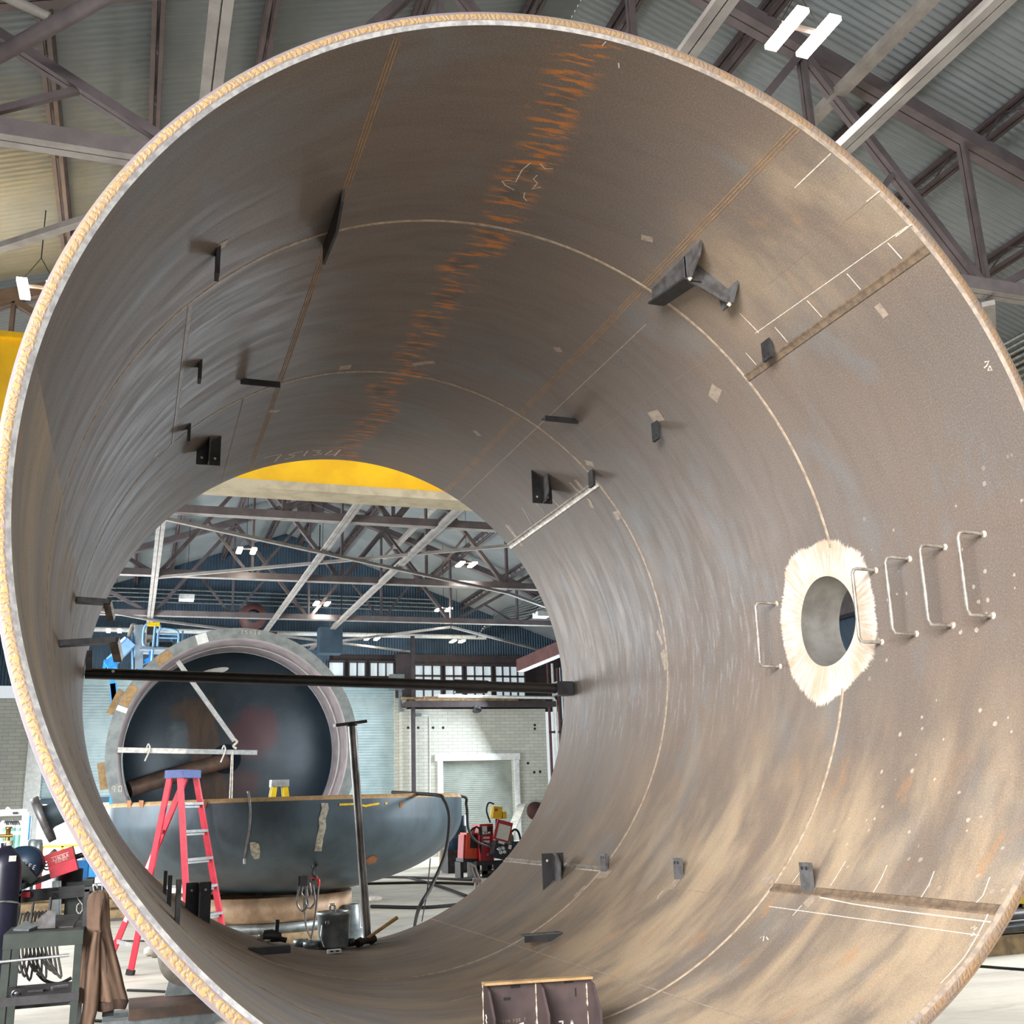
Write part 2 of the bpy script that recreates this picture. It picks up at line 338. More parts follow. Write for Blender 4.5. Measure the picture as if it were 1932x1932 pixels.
# ------------------------------------------------------------------ mesh helpers
class MB:
    def __init__(s): s.v = []; s.f = []; s.mi = []; s.sm = []; s.uv = {}
    def add(s, vs, fs, mi=0, smooth=False, uvs=None):
        b = len(s.v); s.v += [Vector(v) for v in vs]
        for k, f in enumerate(fs):
            if uvs: s.uv[len(s.f)] = [uvs[i] for i in f]
            s.f.append([b+i for i in f]); s.mi.append(mi); s.sm.append(smooth)
        return s
    def hexa(s, p, mi=0):
        return s.add(p, [(0, 3, 2, 1), (4, 5, 6, 7), (0, 1, 5, 4), (1, 2, 6, 5), (2, 3, 7, 6), (3, 0, 4, 7)], mi)
    def box(s, c, d, rz=0, mi=0, R=None):
        c = Vector(c); Rm = R or Matrix.Rotation(rz, 3, 'Z'); x, y, z = d[0]/2, d[1]/2, d[2]/2
        return s.hexa([c + Rm @ Vector(q) for q in ((-x, -y, -z), (x, -y, -z), (x, y, -z), (-x, y, -z), (-x, -y, z), (x, -y, z), (x, y, z), (-x, y, z))], mi)
    def bar(s, p, q, w, h, up=(0, 0, 1), mi=0):
        p, q = Vector(p), Vector(q); d = (q-p).normalized(); up = Vector(up)
        if abs(d.dot(up)) > 0.98: up = Vector((0, 1, 0))
        x = d.cross(up).normalized()*w/2; u = x.cross(d).normalized()*h/2
        return s.hexa([p-x-u, p+x-u, q+x-u, q-x-u, p-x+u, p+x+u, q+x+u, q-x+u], mi)
    def prism(s, poly, n, mi=0):
        n = Vector(n); k = len(poly); a = [Vector(p) for p in poly]
        return s.add(a+[p+n for p in a], [tuple(range(k))[::-1], tuple(range(k, 2*k))]+[(i, (i+1) % k, k+(i+1) % k, k+i) for i in range(k)], mi)
    def tube(s, pts, r, seg=10, mi=0, caps=True):
        pts = [Vector(p) for p in pts]; rs = r if isinstance(r, (list, tuple)) else [r]*len(pts)
        vs = []; ref = None
        for i, p in enumerate(pts):
            d = (pts[min(i+1, len(pts)-1)]-pts[max(i-1, 0)]).normalized()
            if ref is None:
                ref = Vector((0, 0, 1)) if abs(d.z) < 0.9 else Vector((1, 0, 0))
            x = (ref - d*ref.dot(d)).normalized(); y = d.cross(x); ref = x
            for k in range(seg):
                a = 2*PI*k/seg; vs.append(p + (x*math.cos(a)+y*math.sin(a))*rs[i])
        fs = [(i*seg+k, i*seg+(k+1) % seg, (i+1)*seg+(k+1) % seg, (i+1)*seg+k) for i in range(len(pts)-1) for k in range(seg)]
        s.add(vs, fs, mi, True)
        if caps:
            n = len(pts)-1; s.add(vs[:seg], [tuple(range(seg))[::-1]], mi); s.add(vs[n*seg:], [tuple(range(seg))], mi)
        return s
    def lathe(s, prof, o=(0, 0, 0), axis=(0, 0, 1), seg=32, mi=0, smooth=True, a0=0, a1=2*PI, uv=False):
        o = Vector(o); ax = Vector(axis).normalized(); ref = Vector((0, 0, 1)) if abs(ax.z) < 0.9 else Vector((1, 0, 0))
        x = (ref-ax*ref.dot(ax)).normalized(); y = ax.cross(x); full = abs(a1-a0-2*PI) < 1e-6
        n = seg if full else seg+1; vs = []; uvs = []
        for j in range(seg+1 if uv else n):
            a = a0+(a1-a0)*j/seg
            for i, (r, h) in enumerate(prof): vs.append(o + ax*h + (x*math.cos(a)+y*math.sin(a))*r); uvs.append((a*prof[0][0], i/(len(prof)-1)))
        k = len(prof); N = len(vs)//k; fs = []
        for j in range(seg):
            for i in range(k-1): fs.append((j*k+i, ((j+1) % N)*k+i, ((j+1) % N)*k+i+1, j*k+i+1))
        return s.add(vs, fs, mi, smooth, uvs if uv else None)
    def build(s, name, mats, parent=None):
        off = Vector((0, 0, 0)); q = parent
        while q is not None: off += q.location; q = q.parent
        me = bpy.data.meshes.new(name)
        me.from_pydata([tuple(v-off) for v in s.v], [], s.f)
        for m in (mats if isinstance(mats, (list, tuple)) else [mats]): me.materials.append(m)
        me.polygons.foreach_set('material_index', s.mi); me.polygons.foreach_set('use_smooth', s.sm)
        if s.uv:
            lay = me.uv_layers.new(name='UVMap')
            for p in me.polygons:
                if p.index in s.uv:
                    for li, c in zip(p.loop_indices, s.uv[p.index]): lay.data[li].uv = c
        me.validate(); me.update()
        o = bpy.data.objects.new(name, me); COL.objects.link(o)
        if parent is not None: o.parent = parent
        return o
def tag(o, label=None, cat=None, group=None, kind=None):
    for k, v in (('label', label), ('category', cat), ('group', group), ('kind', kind)):
        if v: o[k] = v
    return o
def thing(name, label, cat, loc=(0, 0, 0), group=None):
    o = bpy.data.objects.new(name, None); COL.objects.link(o); o.location = loc; o.empty_display_size = 0.1
    return tag(o, label, cat, group)
def dup(o, loc=None, label=None, parent=None):
    c = o.copy(); COL.objects.link(c)
    if parent is not None: c.parent = parent
    if loc is not None: c.location = loc
    if label: c['label'] = label
    for ch in list(o.children): dup(ch, parent=c)
    return c
def struct(name, mb, mats, parent=None):
    o = mb.build(name, mats, parent)
    if parent is None: o['kind'] = 'structure'
    return o
def bez(pts, n=8):
    pts = [Vector(p) for p in pts]; out = []
    for i in range(len(pts)-1):
        p0, p1, p2, p3 = pts[max(i-1, 0)], pts[i], pts[i+1], pts[min(i+2, len(pts)-1)]
        for k in range(n):
            t = k/n
            out.append(0.5*((2*p1)+(p2-p0)*t+(2*p0-5*p1+4*p2-p3)*t*t+(3*p1-p0-3*p2+p3)*t**3))
    return out+[pts[-1]]

# ================================================================== the building
XL, XR, YB, RIDX, RIDZ, SLOPE, YF = -8.2, 14.9, 37.6, 3.4, 12.55, 0.36, -2.5
def roof_z(x): return RIDZ - SLOPE*abs(x-RIDX)
def corrugated(o, along, across, depth_dir, length, width, pitch, amp, mi=0, mb=None):
    """sheet whose ribs run along `along`; waves repeat along `across`"""
    mb = mb or MB(); o, al, ac, dd = Vector(o), Vector(along), Vector(across), Vector(depth_dir)
    n = int(width/pitch*4); vs = []
    for i in range(n+1):
        t = width*i/n; h = amp*(0, 1, 0, -1)[i % 4]
        p = o+ac*t+dd*h; vs += [p, p+al*length]
    mb.add(vs, [(2*i, 2*i+2, 2*i+3, 2*i+1) for i in range(n)], mi, True); return mb

fl = MB(); fl.add([(-30, -20, 0), (30, -20, 0), (30, 60, 0), (-30, 60, 0)], [(0, 1, 2, 3)])
fo = struct('floor', fl, M['floor'])
for name, sgn, xe in (('ceiling', -1, XL-0.3), ('ceiling', 1, XR+0.3)):
    w = abs(xe-RIDX); d = Vector((sgn*w, 0, -SLOPE*w)); L = d.length; d.normalize()
    nrm = Vector((sgn*SLOPE, 0, 1)).normalized()
    mb = corrugated((RIDX, YF, RIDZ), d, (0, 1, 0), nrm, L, YB-YF+0.3, 0.11, 0.019)
    struct(name, mb, M['roof'])
# rear wall: block below, cladding above, gable follows the roof
mb = MB()
def cladding(mb, x0, x1, z0, zfun):
    n = int((x1-x0)/0.0275); vs = []
    for i in range(n+1):
        x = x0+(x1-x0)*i/n; y = YB - 0.02*(0, 1, 0, -1)[i % 4]
        vs += [(x, y, z0), (x, y, zfun(x))]
    mb.add(vs, [(2*i, 2*i+2, 2*i+3, 2*i+1) for i in range(n)], 0, True)
cladding(mb, XL, 5.2, 6.45, lambda x: roof_z(x)-0.02)
cladding(mb, 5.2, XR, 7.75, lambda x: roof_z(x)-0.02)
struct('wall_back', mb, M['cladding'])
mb = MB(); mb.box(((XL-5.35)/2, YB, 3.0), (-XL-5.35+0.0, 0.3, 6.0)); mb.box((8.0, YB+0.05, 3.3), (0.5, 0.3, 6.6))
struct('wall_rear', mb, M['block'])
# inner block office: the pale wall with the grey door in it
mb = MB(); yb = YB-0.35
bx0, bx1, bz = 7.93, 13.95, 5.55; dx0, dx1, dz = 9.55, 12.5, 3.55
mb.box(((bx0+dx0)/2, yb, bz/2), (dx0-bx0, 0.4, bz)); mb.box(((dx1+bx1)/2, yb, bz/2), (bx1-dx1, 0.4, bz))
mb.box(((dx0+dx1)/2, yb, (dz+bz)/2), (dx1-dx0, 0.4, bz-dz))
wo = struct('wall_office', mb, M['block'])
mb = MB(); mb.box((11.0, yb-0.25, dz+0.12), (3.5, 0.12, 0.26)); mb.box((dx0-0.1, yb-0.25, dz/2), (0.2, 0.12, dz)); mb.box((dx1+0.1, yb-0.25, dz/2), (0.2, 0.12, dz))
struct('trim_1', mb, M['white'])
def rolldoor(name, x0, x1, z0, z1, y, pitch, amp, m):
    mb = corrugated((x0, y, z0), (1, 0, 0), (0, 0, 1), (0, 1, 0), x1-x0, z1-z0, pitch, amp)
    return struct(name, mb, m)
d1 = rolldoor('door_1', dx0, dx1, 0.0, dz, yb+0.05, 0.075, 0.012, M['greydoor'])
rolldoor('door_2', 1.2, 7.75, 0.0, 6.45, YB-0.05, 0.105, 0.02, M['rolldoor'])
d3 = rolldoor('door_3', -4.85, 1.0, 2.55, 6.45, YB-0.05, 0.105, 0.02, M['rolldoor'])
mb = MB(); mb.box((-1.9, YB-0.06, 2.45), (5.85, 0.08, 0.2)); struct('trim_2', mb, M['cladding'])
mb = MB(); mb.box((-5.1, YB-0.1, 3.3), (0.5, 0.3, 6.6)); mb.box((1.1, YB-0.02, 3.2), (0.22, 0.1, 6.4)); struct('trim_3', mb, M['white'])
mb = MB(); mb.box((1.45, YB-0.05, 6.62), (12.8, 0.5, 0.34)); struct('trim_4', mb, M['rolldoor'])
mb = MB(); mb.add([(-5.5, YB+1.2, -0.1), (1.5, YB+1.2, -0.1), (1.5, YB+1.2, 2.9), (-5.5, YB+1.2, 2.9)], [(0, 1, 2, 3)]); struct('window_1', mb, M['outside'])
def window_band(name, xs, z0, z1, rows=1):
    for k, (a, b, n) in enumerate(xs):
        f = MB(); cx, w = (a+b)/2, b-a
        for z in (z0, z1): f.box((cx, YB-0.06, z), (w+0.08, 0.12, 0.08))
        for i in range(n+1): f.box((a+w*i/n, YB-0.06, (z0+z1)/2), (0.045, 0.12, z1-z0))
        for r in range(1, rows): f.box((cx, YB-0.06, z0+(z1-z0)*r/rows), (w, 0.12, 0.07))
        o = struct(name, f, M['mullion'])
        g = MB(); g.add([(a, YB, z0), (b, YB, z0), (b, YB, z1), (a, YB, z1)], [(0, 1, 2, 3)]); g.build('pane', M['glass'], o)
window_band('window_2', [(5.15, 5.75, 1), (5.95, 6.6, 2), (6.78, 7.75, 3)], 6.85, 7.45)
window_band('window_3', [(8.6, 9.7, 3), (9.85, 10.6, 2), (10.75, 11.85, 3), (12.0, 13.3, 4)], 5.85, 7.45, 3)
mb = MB(); mb.box((8.15, YB-0.05, 6.9), (0.7, 0.2, 1.75)); mb.box((11.6, YB-0.02, 7.55), (6.6, 0.2, 0.45)); mb.box((10.55, YB+0.12, 6.6), (5.6, 0.05, 1.7)); struct('trim_5', mb, M['mullion'])
mb = MB(); mb.box((10.05, YB+0.2, 6.7), (9.8, 0.06, 2.4)); struct('trim_6', mb, M['mullion'])
# side walls
mb = corrugated((XL, YF, 0), (0, 0, 1), (0, 1, 0), (1, 0, 0), roof_z(XL), 26-YF, 0.11, 0.019)
mb = corrugated((XL, 31, 0), (0, 0, 1), (0, 1, 0), (1, 0, 0), roof_z(XL), YB-31, 0.11, 0.019, 0, mb)
mb = corrugated((XL, 26, 5), (0, 0, 1), (0, 1, 0), (1, 0, 0), roof_z(XL)-5, 5, 0.11, 0.019, 0, mb)
struct('wall_left', mb, M['cladding'])
mb = corrugated((XR, YF, 0), (0, 0, 1), (0, 1, 0), (1, 0, 0), 3.6, YB-YF, 0.11, 0.019)
mb = corrugated((XR, YF, 6.6), (0, 0, 1), (0, 1, 0), (1, 0, 0), roof_z(XR)-6.6, YB-YF, 0.11, 0.019, 0, mb)
mb = corrugated((XR, 10, 3.6), (0, 0, 1), (0, 1, 0), (1, 0, 0), 3.0, 15, 0.11, 0.019, 0, mb)
struct('wall_right', mb, M['cladding'])
for wn, ya, yz in (('window_4', YF, 10.0), ('window_5', 25.0, YB)):
    f = MB(); g = MB(); n = int((yz-ya)/0.7)
    for k in range(n+1): f.box((XR-0.05, ya+(yz-ya)*k/n, 5.1), (0.12, 0.16 if k % 4 == 0 else 0.05, 3.0))
    for z in (3.6, 5.1, 6.6): f.box((XR-0.05, (ya+yz)/2, z), (0.12, yz-ya, 0.1))
    g.add([(XR, ya, 3.6), (XR, yz, 3.6), (XR, yz, 6.6), (XR, ya, 6.6)], [(0, 1, 2, 3)])
    o = struct(wn, f, M['mullion']); g.build('pane', M['glass'], o)

# ---- roof trusses
CH = 8.0
TY = [-0.35, 5.9, 12.4, 18.95, 25.35, 31.4]
nodes = [RIDX+2.48*k for k in range(-4, 5)]
def make_truss(y):
    t = thing('roof_truss', 'brown steel roof truss', 'truss', (RIDX, y, CH), 'roof trusses of the hall')
    b = MB()
    for s in (-1, 1): b.box((RIDX+(XL+XR)/2-RIDX, y+s*0.06, CH), (XR-XL-0.1, 0.10, 0.06)); b.box(((XL+XR)/2, y+s*0.03, CH+0.08), (XR-XL-0.1, 0.02, 0.16))
    b.build('bottom_chord', M['strut'], t)
    for s in (-1, 1):
        b = MB(); b.box(((XL+XR)/2, y+s*0.115, CH+0.06), (XR-XL-0.1, 0.015, 0.17)); b.build('chord_leg', M['chordside'], t)
    for xe in (XL+0.1, XR-0.1):
        b = MB()
        for s in (-1, 1): b.bar((xe, y+s*0.07, roof_z(xe)-0.42), (RIDX, y+s*0.07, RIDZ-0.42), 0.12, 0.2)
        b.build('rafter', M['truss'], t)
    for i, x in enumerate(nodes):
        z1 = roof_z(x)-0.5
        b = MB()
        for s in (-1, 1): b.bar((x, y+s*0.035, CH), (x, y+s*0.035, z1), 0.06, 0.08)
        b.build('web_post', M['truss'], t)
        if i < 8:
            x2 = nodes[i+1]; up_to_right = (i % 2 == 0) if i < 4 else (i % 2 == 0)
            a, c = ((x, y, CH), (x2, y, roof_z(x2)-0.5)) if i % 2 == 0 else ((x, y, z1), (x2, y, CH))
            b = MB()
            for s in (-1, 1):
                o2 = Vector((0, s*0.045, 0)); b.bar(Vector(a)+o2, Vector(c)+o2, 0.07, 0.1)
            b.build('web_diagonal', M['truss'], t)
            m0 = (Vector(a)+Vector(c))/2; xs = x2 if i % 2 else x
            b = MB(); b.bar(m0, (( x if i % 2 else x2), y, CH), 0.06, 0.07); b.build('web_brace', M['truss'], t)
    b = MB(); b.box((RIDX, y, RIDZ-0.75), (0.9, 0.03, 0.6)); b.build('gusset_plate', M['truss'], t)
    return t
wh = ['standing over the mouth of the big open cylinder', 'over the far half of the big open cylinder', 'just behind the yellow crane girder', 'nearest of those seen whole through the cylinder', 'second of those seen through the cylinder', 'last one before the rear gable wall']
for k, y in enumerate(TY):
    t = make_truss(y); t['label'] = 'brown roof truss ' + wh[k]
# ---- longitudinal struts
for x, lab in ((-1.62, 'pale strut running the length of the roof, left of the lit lamps'), (2.25, 'pale strut running the length of the roof beneath the ridge'), (4.45, 'pale strut running the length of the roof beside the twin-tube lamp')):
    t = thing('roof_strut', lab, 'beam', (x, 17, CH-0.06), 'struts tying the trusses together')
    for s in (-1, 1):
        b = MB(); b.box((x+s*0.05, (YF+YB)/2, CH-0.09), (0.085, YB-YF, 0.04)); b.box((x+s*0.016, (YF+YB)/2, CH-0.02), (0.015, YB-YF, 0.14))
        b.build('angle', M['strut'], t)
t = thing('roof_strut', 'thin pale strut between the ridge strut and the twin-tube lamp', 'beam', (7.0, 5, 10.2), 'struts tying the trusses together')
b = MB(); b.box((6.35, 15, 10.6), (0.16, 36, 0.12)); b.build('angle', M['strut'], t)
# ---- joists
jx = [-7.3, -5.3, -3.28, -2.14, -0.9, 1.0, 2.6, 3.9, 5.4, 7.4, 8.75, 10.6, 12.6]
t0 = None
for x in jx:
    def mkjoist():
        t = thing('roof_joist', 'dark latticed joist carrying the corrugated roof sheets', 'joist', (0, 17, 0), 'latticed joists under the roof')
        b = MB(); L = YB-YF; yc = (YB+YF)/2
        for s in (-1, 1): b.box((s*0.045, yc, 0), (0.05, L, 0.06))
        b.build('upper_angle', M['joist'], t)
        b = MB()
        for s in (-1, 1): b.box((s*0.045, yc, -0.24), (0.05, L, 0.05))
        b.build('lower_angle', M['joist'], t)
        b = MB(); n = int(L/0.5)
        for i in range(n): b.bar((0, YF+i*0.5, -0.24*(i % 2)), (0, YF+(i+1)*0.5, -0.24*((i+1) % 2)), 0.02, 0.02)
        b.build('lattice', M['joist'], t); return t
    if t0 is None: t0 = mkjoist(); o = t0
    else: o = dup(t0)
    o.location = (x, 17, roof_z(x)-0.06)
# ---- wind bracing in the plane of the bottom chords
def brace(p, q, lab, w=0.1):
    b = MB(); b.bar(p, q, w, 0.07); o = b.build('wind_brace', M['strut']); tag(o, lab, 'brace', 'wind braces between trusses')
zc = CH-0.15
brace((-1.6, 18.95, zc), (8.36, 25.35, zc), 'pale diagonal brace falling to the star-shaped joint under the lamps')
brace((-1.6, 25.35, zc+0.08), (8.36, 18.95, zc+0.08), 'pale diagonal brace crossing behind the ridge strut')
brace((-1.6, 31.4, zc), (-8.0, 25.35, zc), 'pale diagonal brace above the blue lift')
brace((-1.6, 31.4, zc), (8.36, 37.3, zc), 'pale diagonal brace over the flanged vessel top')
brace((8.36, 25.35, zc), (14.6, 31.4, zc), 'pale diagonal brace right of the star-shaped joint')
brace((8.36, 31.4, zc), (3.0, 37.3, zc), 'pale diagonal brace near the grey ceiling box')
brace((8.36, 31.4, zc), (14.6, 37.3, zc), 'pale diagonal brace near the rear windows')
brace((-1.6, 5.9, zc), (-8, 11.9, zc), 'brown diagonal brace at the roof corner over the crane')
brace((8.36, 5.9, zc), (14.6, 12.4, zc), 'brown diagonal brace beyond the rim of the big cylinder', 0.16)
p, q = at_z(-20, 114, 8.7), at_z(215, -16, 8.7)
b = MB(); b.tube([p, q], 0.075, 12); tag(b.build('wind_brace', M['truss']), 'dark round brace across the roof corner', 'brace', 'wind braces between trusses')
b = MB(); b.tube([at_z(-20, -22, 9.0), at_z(92, 33, 8.85)], 0.05, 10); tag(b.build('wind_brace', M['strut']), 'short pale tube meeting the dark round brace at the roof corner', 'brace', 'wind braces between trusses')
# ---- thin welding haze hanging in the far half of the hall
hz = MB(); hz.prism([(XL+0.4, 12.2, 0.04), (XR-0.4, 12.2, 0.04), (XR-0.4, 12.2, roof_z(XR)-0.15), (RIDX, 12.2, RIDZ-0.15), (XL+0.4, 12.2, roof_z(XL)-0.15)], (0, 24.7, 0)); t = NT('welding_haze'); t.t.nodes.remove(t.b)
pv = t.n('ShaderNodeVolumePrincipled'); pv.inputs['Density'].default_value = 0.0045; pv.inputs['Color'].default_value = (0.62, 0.78, 1.0, 1)
t.l(pv.outputs[0], t.t.nodes['Material Output'].inputs['Volume'])
o = hz.build('welding_haze', t.m); tag(o, 'thin blue welding haze filling the far half of the hall', 'haze', kind='stuff')

# ---- overhead crane girder
t = thing('overhead_crane', 'yellow bridge crane girder with cream bottom flange spanning the hall', 'crane', (3.3, 10.45, 6.0))
b = MB(); b.box((3.3, 10.6, 6.98), (21.4, 0.55, 1.72)); b.build('girder_box', M['yellow'], t)
b = MB(); b.box((3.3, 10.5, 6.06), (21.4, 0.5, 0.12)); b.build('bottom_flange', M['flange'], t)
b = MB(); b.box((3.3, 10.6, 7.88), (21.4, 0.75, 0.08)); b.build('top_flange', M['yellow'], t)
for s, x in ((-1, XL+0.9), (1, XR-0.9)):
    b = MB(); b.box((x, 10.6, 7.0), (0.5, 3.4, 0.7)); b.build('end_carriage', M['yellow'], t)
for x in (XL+0.45, XR-0.45):
    b = MB(); b.box((x, (YF+YB)/2-1, 6.3), (0.35, YB-YF-2.4, 0.7)); o = b.build('crane_runway_beam', M['truss'])
    tag(o, 'brown crane runway beam along the %s wall' % ('windowless' if x < 0 else 'windowed'), 'beam')

# ---- hanging LED lamps
def lamp(p, lab, lit=True, group='lit twin-tube lamps'):
    x, y, z = p
    t = thing('high_bay_lamp', lab, 'lamp', p, group)
    b = MB(); b.box((x, y, z+0.05), (0.5, 0.05, 0.03)); b.build('housing', M['truss'], t)
    for s in (-1, 1) if lit else ():
        b = MB(); b.box((x+s*0.185, y, z), (0.13, 0.58, 0.05)); b.build('tube', M['led'], t)
    if not lit:
        b = MB(); b.box((x, y, z), (0.46, 0.5, 0.16)); b.build('diffuser', M['white'], t)
    if lit:
        l = bpy.data.lights.new('lamp_light', 'AREA'); l.shape = 'RECTANGLE'; l.size = 0.5; l.size_y = 0.58; l.energy = 30; l.color = (1.0, 0.95, 0.86); l.spread = math.radians(85)
        lo = bpy.data.objects.new('lamp_light', l); COL.objects.link(lo); lo.parent = t; lo.location = (0, 0, -0.04)
    b = MB()
    for s in (-1, 1): b.tube([(x+s*0.25, y, z+0.06), (x, y, z+0.5)], 0.006, 5)
    b.tube([(x, y, z+0.5), (x, y, roof_z(x))], 0.008, 5); b.build('suspension_cord', M['blackpipe'], t)
    return t
lamp(at_z(1514, 62, 9.0), 'lit twin-tube lamp hanging close beside the rim of the big cylinder')
lamp(at_z(72, 548, 8.8), 'lit lamp half hidden behind the rim above the yellow crane girder')
for (px, py, z, lab) in ((465, 1039, 8.6, 'lit twin lamp nearest the left roof slope, above the flanged vessel'), (880, 1065, 8.6, 'lit twin lamp highest over the star-shaped truss joint'),
                         (607, 1139, 8.5, 'lit twin lamp low over the crown of the flanged vessel'), (837, 1150, 8.5, 'lit twin lamp directly above the star-shaped joint of the last truss'),
                         (215, 1190, 8.1, 'lit twin lamp beside the boom of the blue lift'), (702, 1205, 8.1, 'lit twin lamp against the rear wall above the slatted door'), (863, 1210, 8.1, 'lit twin lamp against the rear wall above the brown window frames')):
    lamp(at_z(px, py, z), lab)
lamp(at_y(352, 1128, 31), 'unlit white lamp hanging against the blue cladding', False, 'unlit lamps')
lamp(at_y(1022, 1160, 28), 'unlit white lamp below the bundle of conduits', False, 'unlit lamps')

# ---- services on the rear wall
for z, lab, r in ((8.45, 'thick pale pipe running across the blue rear wall', 0.09),):
    b = MB(); b.tube([(XL+1.5, YB-0.5, z), (11.5, YB-0.5, z)], r, 10); tag(b.build('service_pipe', M['white']), lab, 'pipe')
for k in range(4):
    z = 9.55+0.16*k
    b = MB(); b.tube(bez([(-5.5, YB-0.2, z-0.3), (-3.4, YB-0.2, z), (-0.6, YB-0.2, z+0.03), (9.5, YB-0.2, z-0.02)], 5), 0.03, 6)
    tag(b.build('conduit', M['galv']), 'thin conduit in the bank of four crossing the blue rear wall', 'conduit', 'conduits on the rear wall')
for k in range(8):
    p0, p1 = at_y(925+3*k, 1180-4*k, 36.6), at_y(1032, 1160-6*k, 31-0.2*k)
    b = MB(); b.tube(bez([p0+Vector((-0.6, 0, -0.5)), p0, p1, (p1.x+0.05, 20, p1.z), (p1.x+0.05, -2, p1.z)], 5), 0.035, 6)
    tag(b.build('conduit', M['galv']), 'pale conduit in the bank curving along the windowed side of the roof', 'conduit', 'conduits along the side')
for k, (x, m) in enumerate(((14.15, 'redbeam'), (14.32, 'white'), (14.5, 'redbeam'), (14.7, 'galv'))):
    b = MB(); b.tube([(x, YB-0.5-0.1*k, 0), (x, YB-0.5-0.1*k, 7.6-0.2*k)], 0.06, 8)
    tag(b.build('standpipe', M[m]), ['red-brown pipe rising nearest the pale office wall', 'white pipe rising between two red-brown pipes', 'red-brown pipe rising beside the bright side windows', 'grey pipe rising in the rear corner'][k], 'pipe')
b = MB(); b.box((14.5, YB-0.75, 4.6), (1.0, 0.06, 0.08)); tag(b.build('pipe_bracket', M['mullion']), 'dark bracket clamping the risers in the rear corner', 'bracket')
# red-oxide crane rail at the right and steelwork
b = MB(); b.bar(at_y(982, 1256, 31), at_y(1062, 1222, 27), 0.3, 0.42); tag(b.build('steel_beam', M['redbeam']), 'red-oxide beam slanting in over the side windows', 'beam')
b = MB(); b.box((8.35, YB-0.75, 4.2), (0.14, 0.14, 8.4)); tag(b.build('steel_column', M['mullion']), 'dark slim column between slatted door and office wall', 'column')
t = thing('conduit_box', 'small grey junction box with conduit on the office wall', 'box', (8.55, yb-0.25, 5.3))
b = MB(); b.box((8.6, yb-0.26, 5.32), (0.22, 0.1, 0.12)); b.build('box', M['galv'], t)
b = MB(); b.tube([(8.7, yb-0.23, 5.32), (9.05, yb-0.23, 5.3), (9.06, yb-0.23, 5.1), (9.03, yb-0.23, 1.0)], 0.022, 6); b.build('conduit', M['white'], t)
# ledge over the office with stacked lumber and pipe
t = thing('storage_ledge', 'dark steel ledge over the office wall', 'shelf', (10.9, yb-0.6, 5.6))
b = MB(); b.box((11.0, yb-0.55, 5.68), (6.2, 1.0, 0.12)); b.build('deck', M['mullion'], t)
b = MB(); b.box((11.0, yb-1.05, 5.66), (6.2, 0.08, 0.22)); b.build('edge_angle', M['mullion'], t)
for k in range(5):
    b = MB(); b.box((10.4+0.5*(k % 3), yb-0.95+0.16*k, 5.83+0.1*(k % 2)), (4.2+0.3*k, 0.14, 0.09), 0.01*k)
    tag(b.build('lumber_plank', M['lumber']), 'weathered plank lying on the ledge over the office', 'plank', 'planks on the ledge')
b = MB(); b.tube([(9.2, yb-1.0, 5.98), (14.0, yb-1.0, 5.92), (14.1, yb-1.0, 5.8), (14.1, yb-1.0, 3.2)], 0.06, 8)
tag(b.build('vent_pipe', M['white']), 'white pipe along the ledge, elbowed down at its end', 'pipe')
t = thing('wall_speaker', 'small dark horn lamp under the ledge', 'lamp', (10.7, yb-1.05, 5.4))
b = MB(); b.lathe([(0.02, 0), (0.1, 0.02), (0.19, 0.22), (0.17, 0.22), (0.02, 0.06)], (10.75, yb-1.0, 5.6), (0, -0.5, -1), 16); b.build('horn', M['dark'], t)
for (px, py) in ((770, 1373), (789, 1373), (817, 1373), (836, 1373), (1009, 1368), (1009, 1375), (996, 1440), (1008, 1457), (1019, 1456)):
    p = at_y(px, py, yb-0.2); b = MB(); b.lathe([(0.0, -0.004), (0.055, -0.004)], p, (0, 1, 0), 12); o = b.build('wall_hole', M['rubber'])
    tag(o, 'small round hole in the pale office wall', 'hole', 'holes in the office wall')
# roll-door motor box, fan unit, hanging heater
t = thing('door_operator', 'grey motor box at the top of the slatted door', 'box', (7.9, YB-0.7, 6.5))
b = MB(); b.box((7.75, YB-0.5, 6.6), (0.55, 0.4, 0.6)); b.build('motor_case', M['galv'], t)
b = MB(); b.box((7.9, YB-0.5, 5.9), (0.1, 0.2, 0.9)); b.build('guide_arm', M['galv'], t)
t = thing('unit_heater', 'pale hanging unit heater behind the crown of the flanged vessel', 'heater', at_y(622, 1205, 33))
p = at_y(622, 1210, 33); b = MB(); b.box(p, (0.8, 0.6, 0.9)); b.build('case', M['cladding'], t)
b = MB(); b.tube([p+Vector((-0.4, 0, 0.6)), p+Vector((-0.4, 0, 4.2))], 0.02, 6); b.tube([p+Vector((0.4, 0, 0.6)), p+Vector((0.4, 0, 4.2))], 0.02, 6); b.build('hanger_rod', M['dark'], t)
t = thing('exhaust_fan', 'dark red round exhaust fan behind the flanged vessel', 'fan', at_y(477, 1170, 36))
p = at_y(477, 1165, 36.4); b = MB(); b.lathe([(0.25, -0.35), (0.5, -0.3), (0.5, 0.2), (0.3, 0.3)], p, (0, 1, 0), 20); b.build('drum', M['redbeam'], t)
b = MB(); b.box(p+Vector((0.3, 0, -0.9)), (1.2, 0.3, 0.7)); b.build('bracket', M['redbeam'], t)

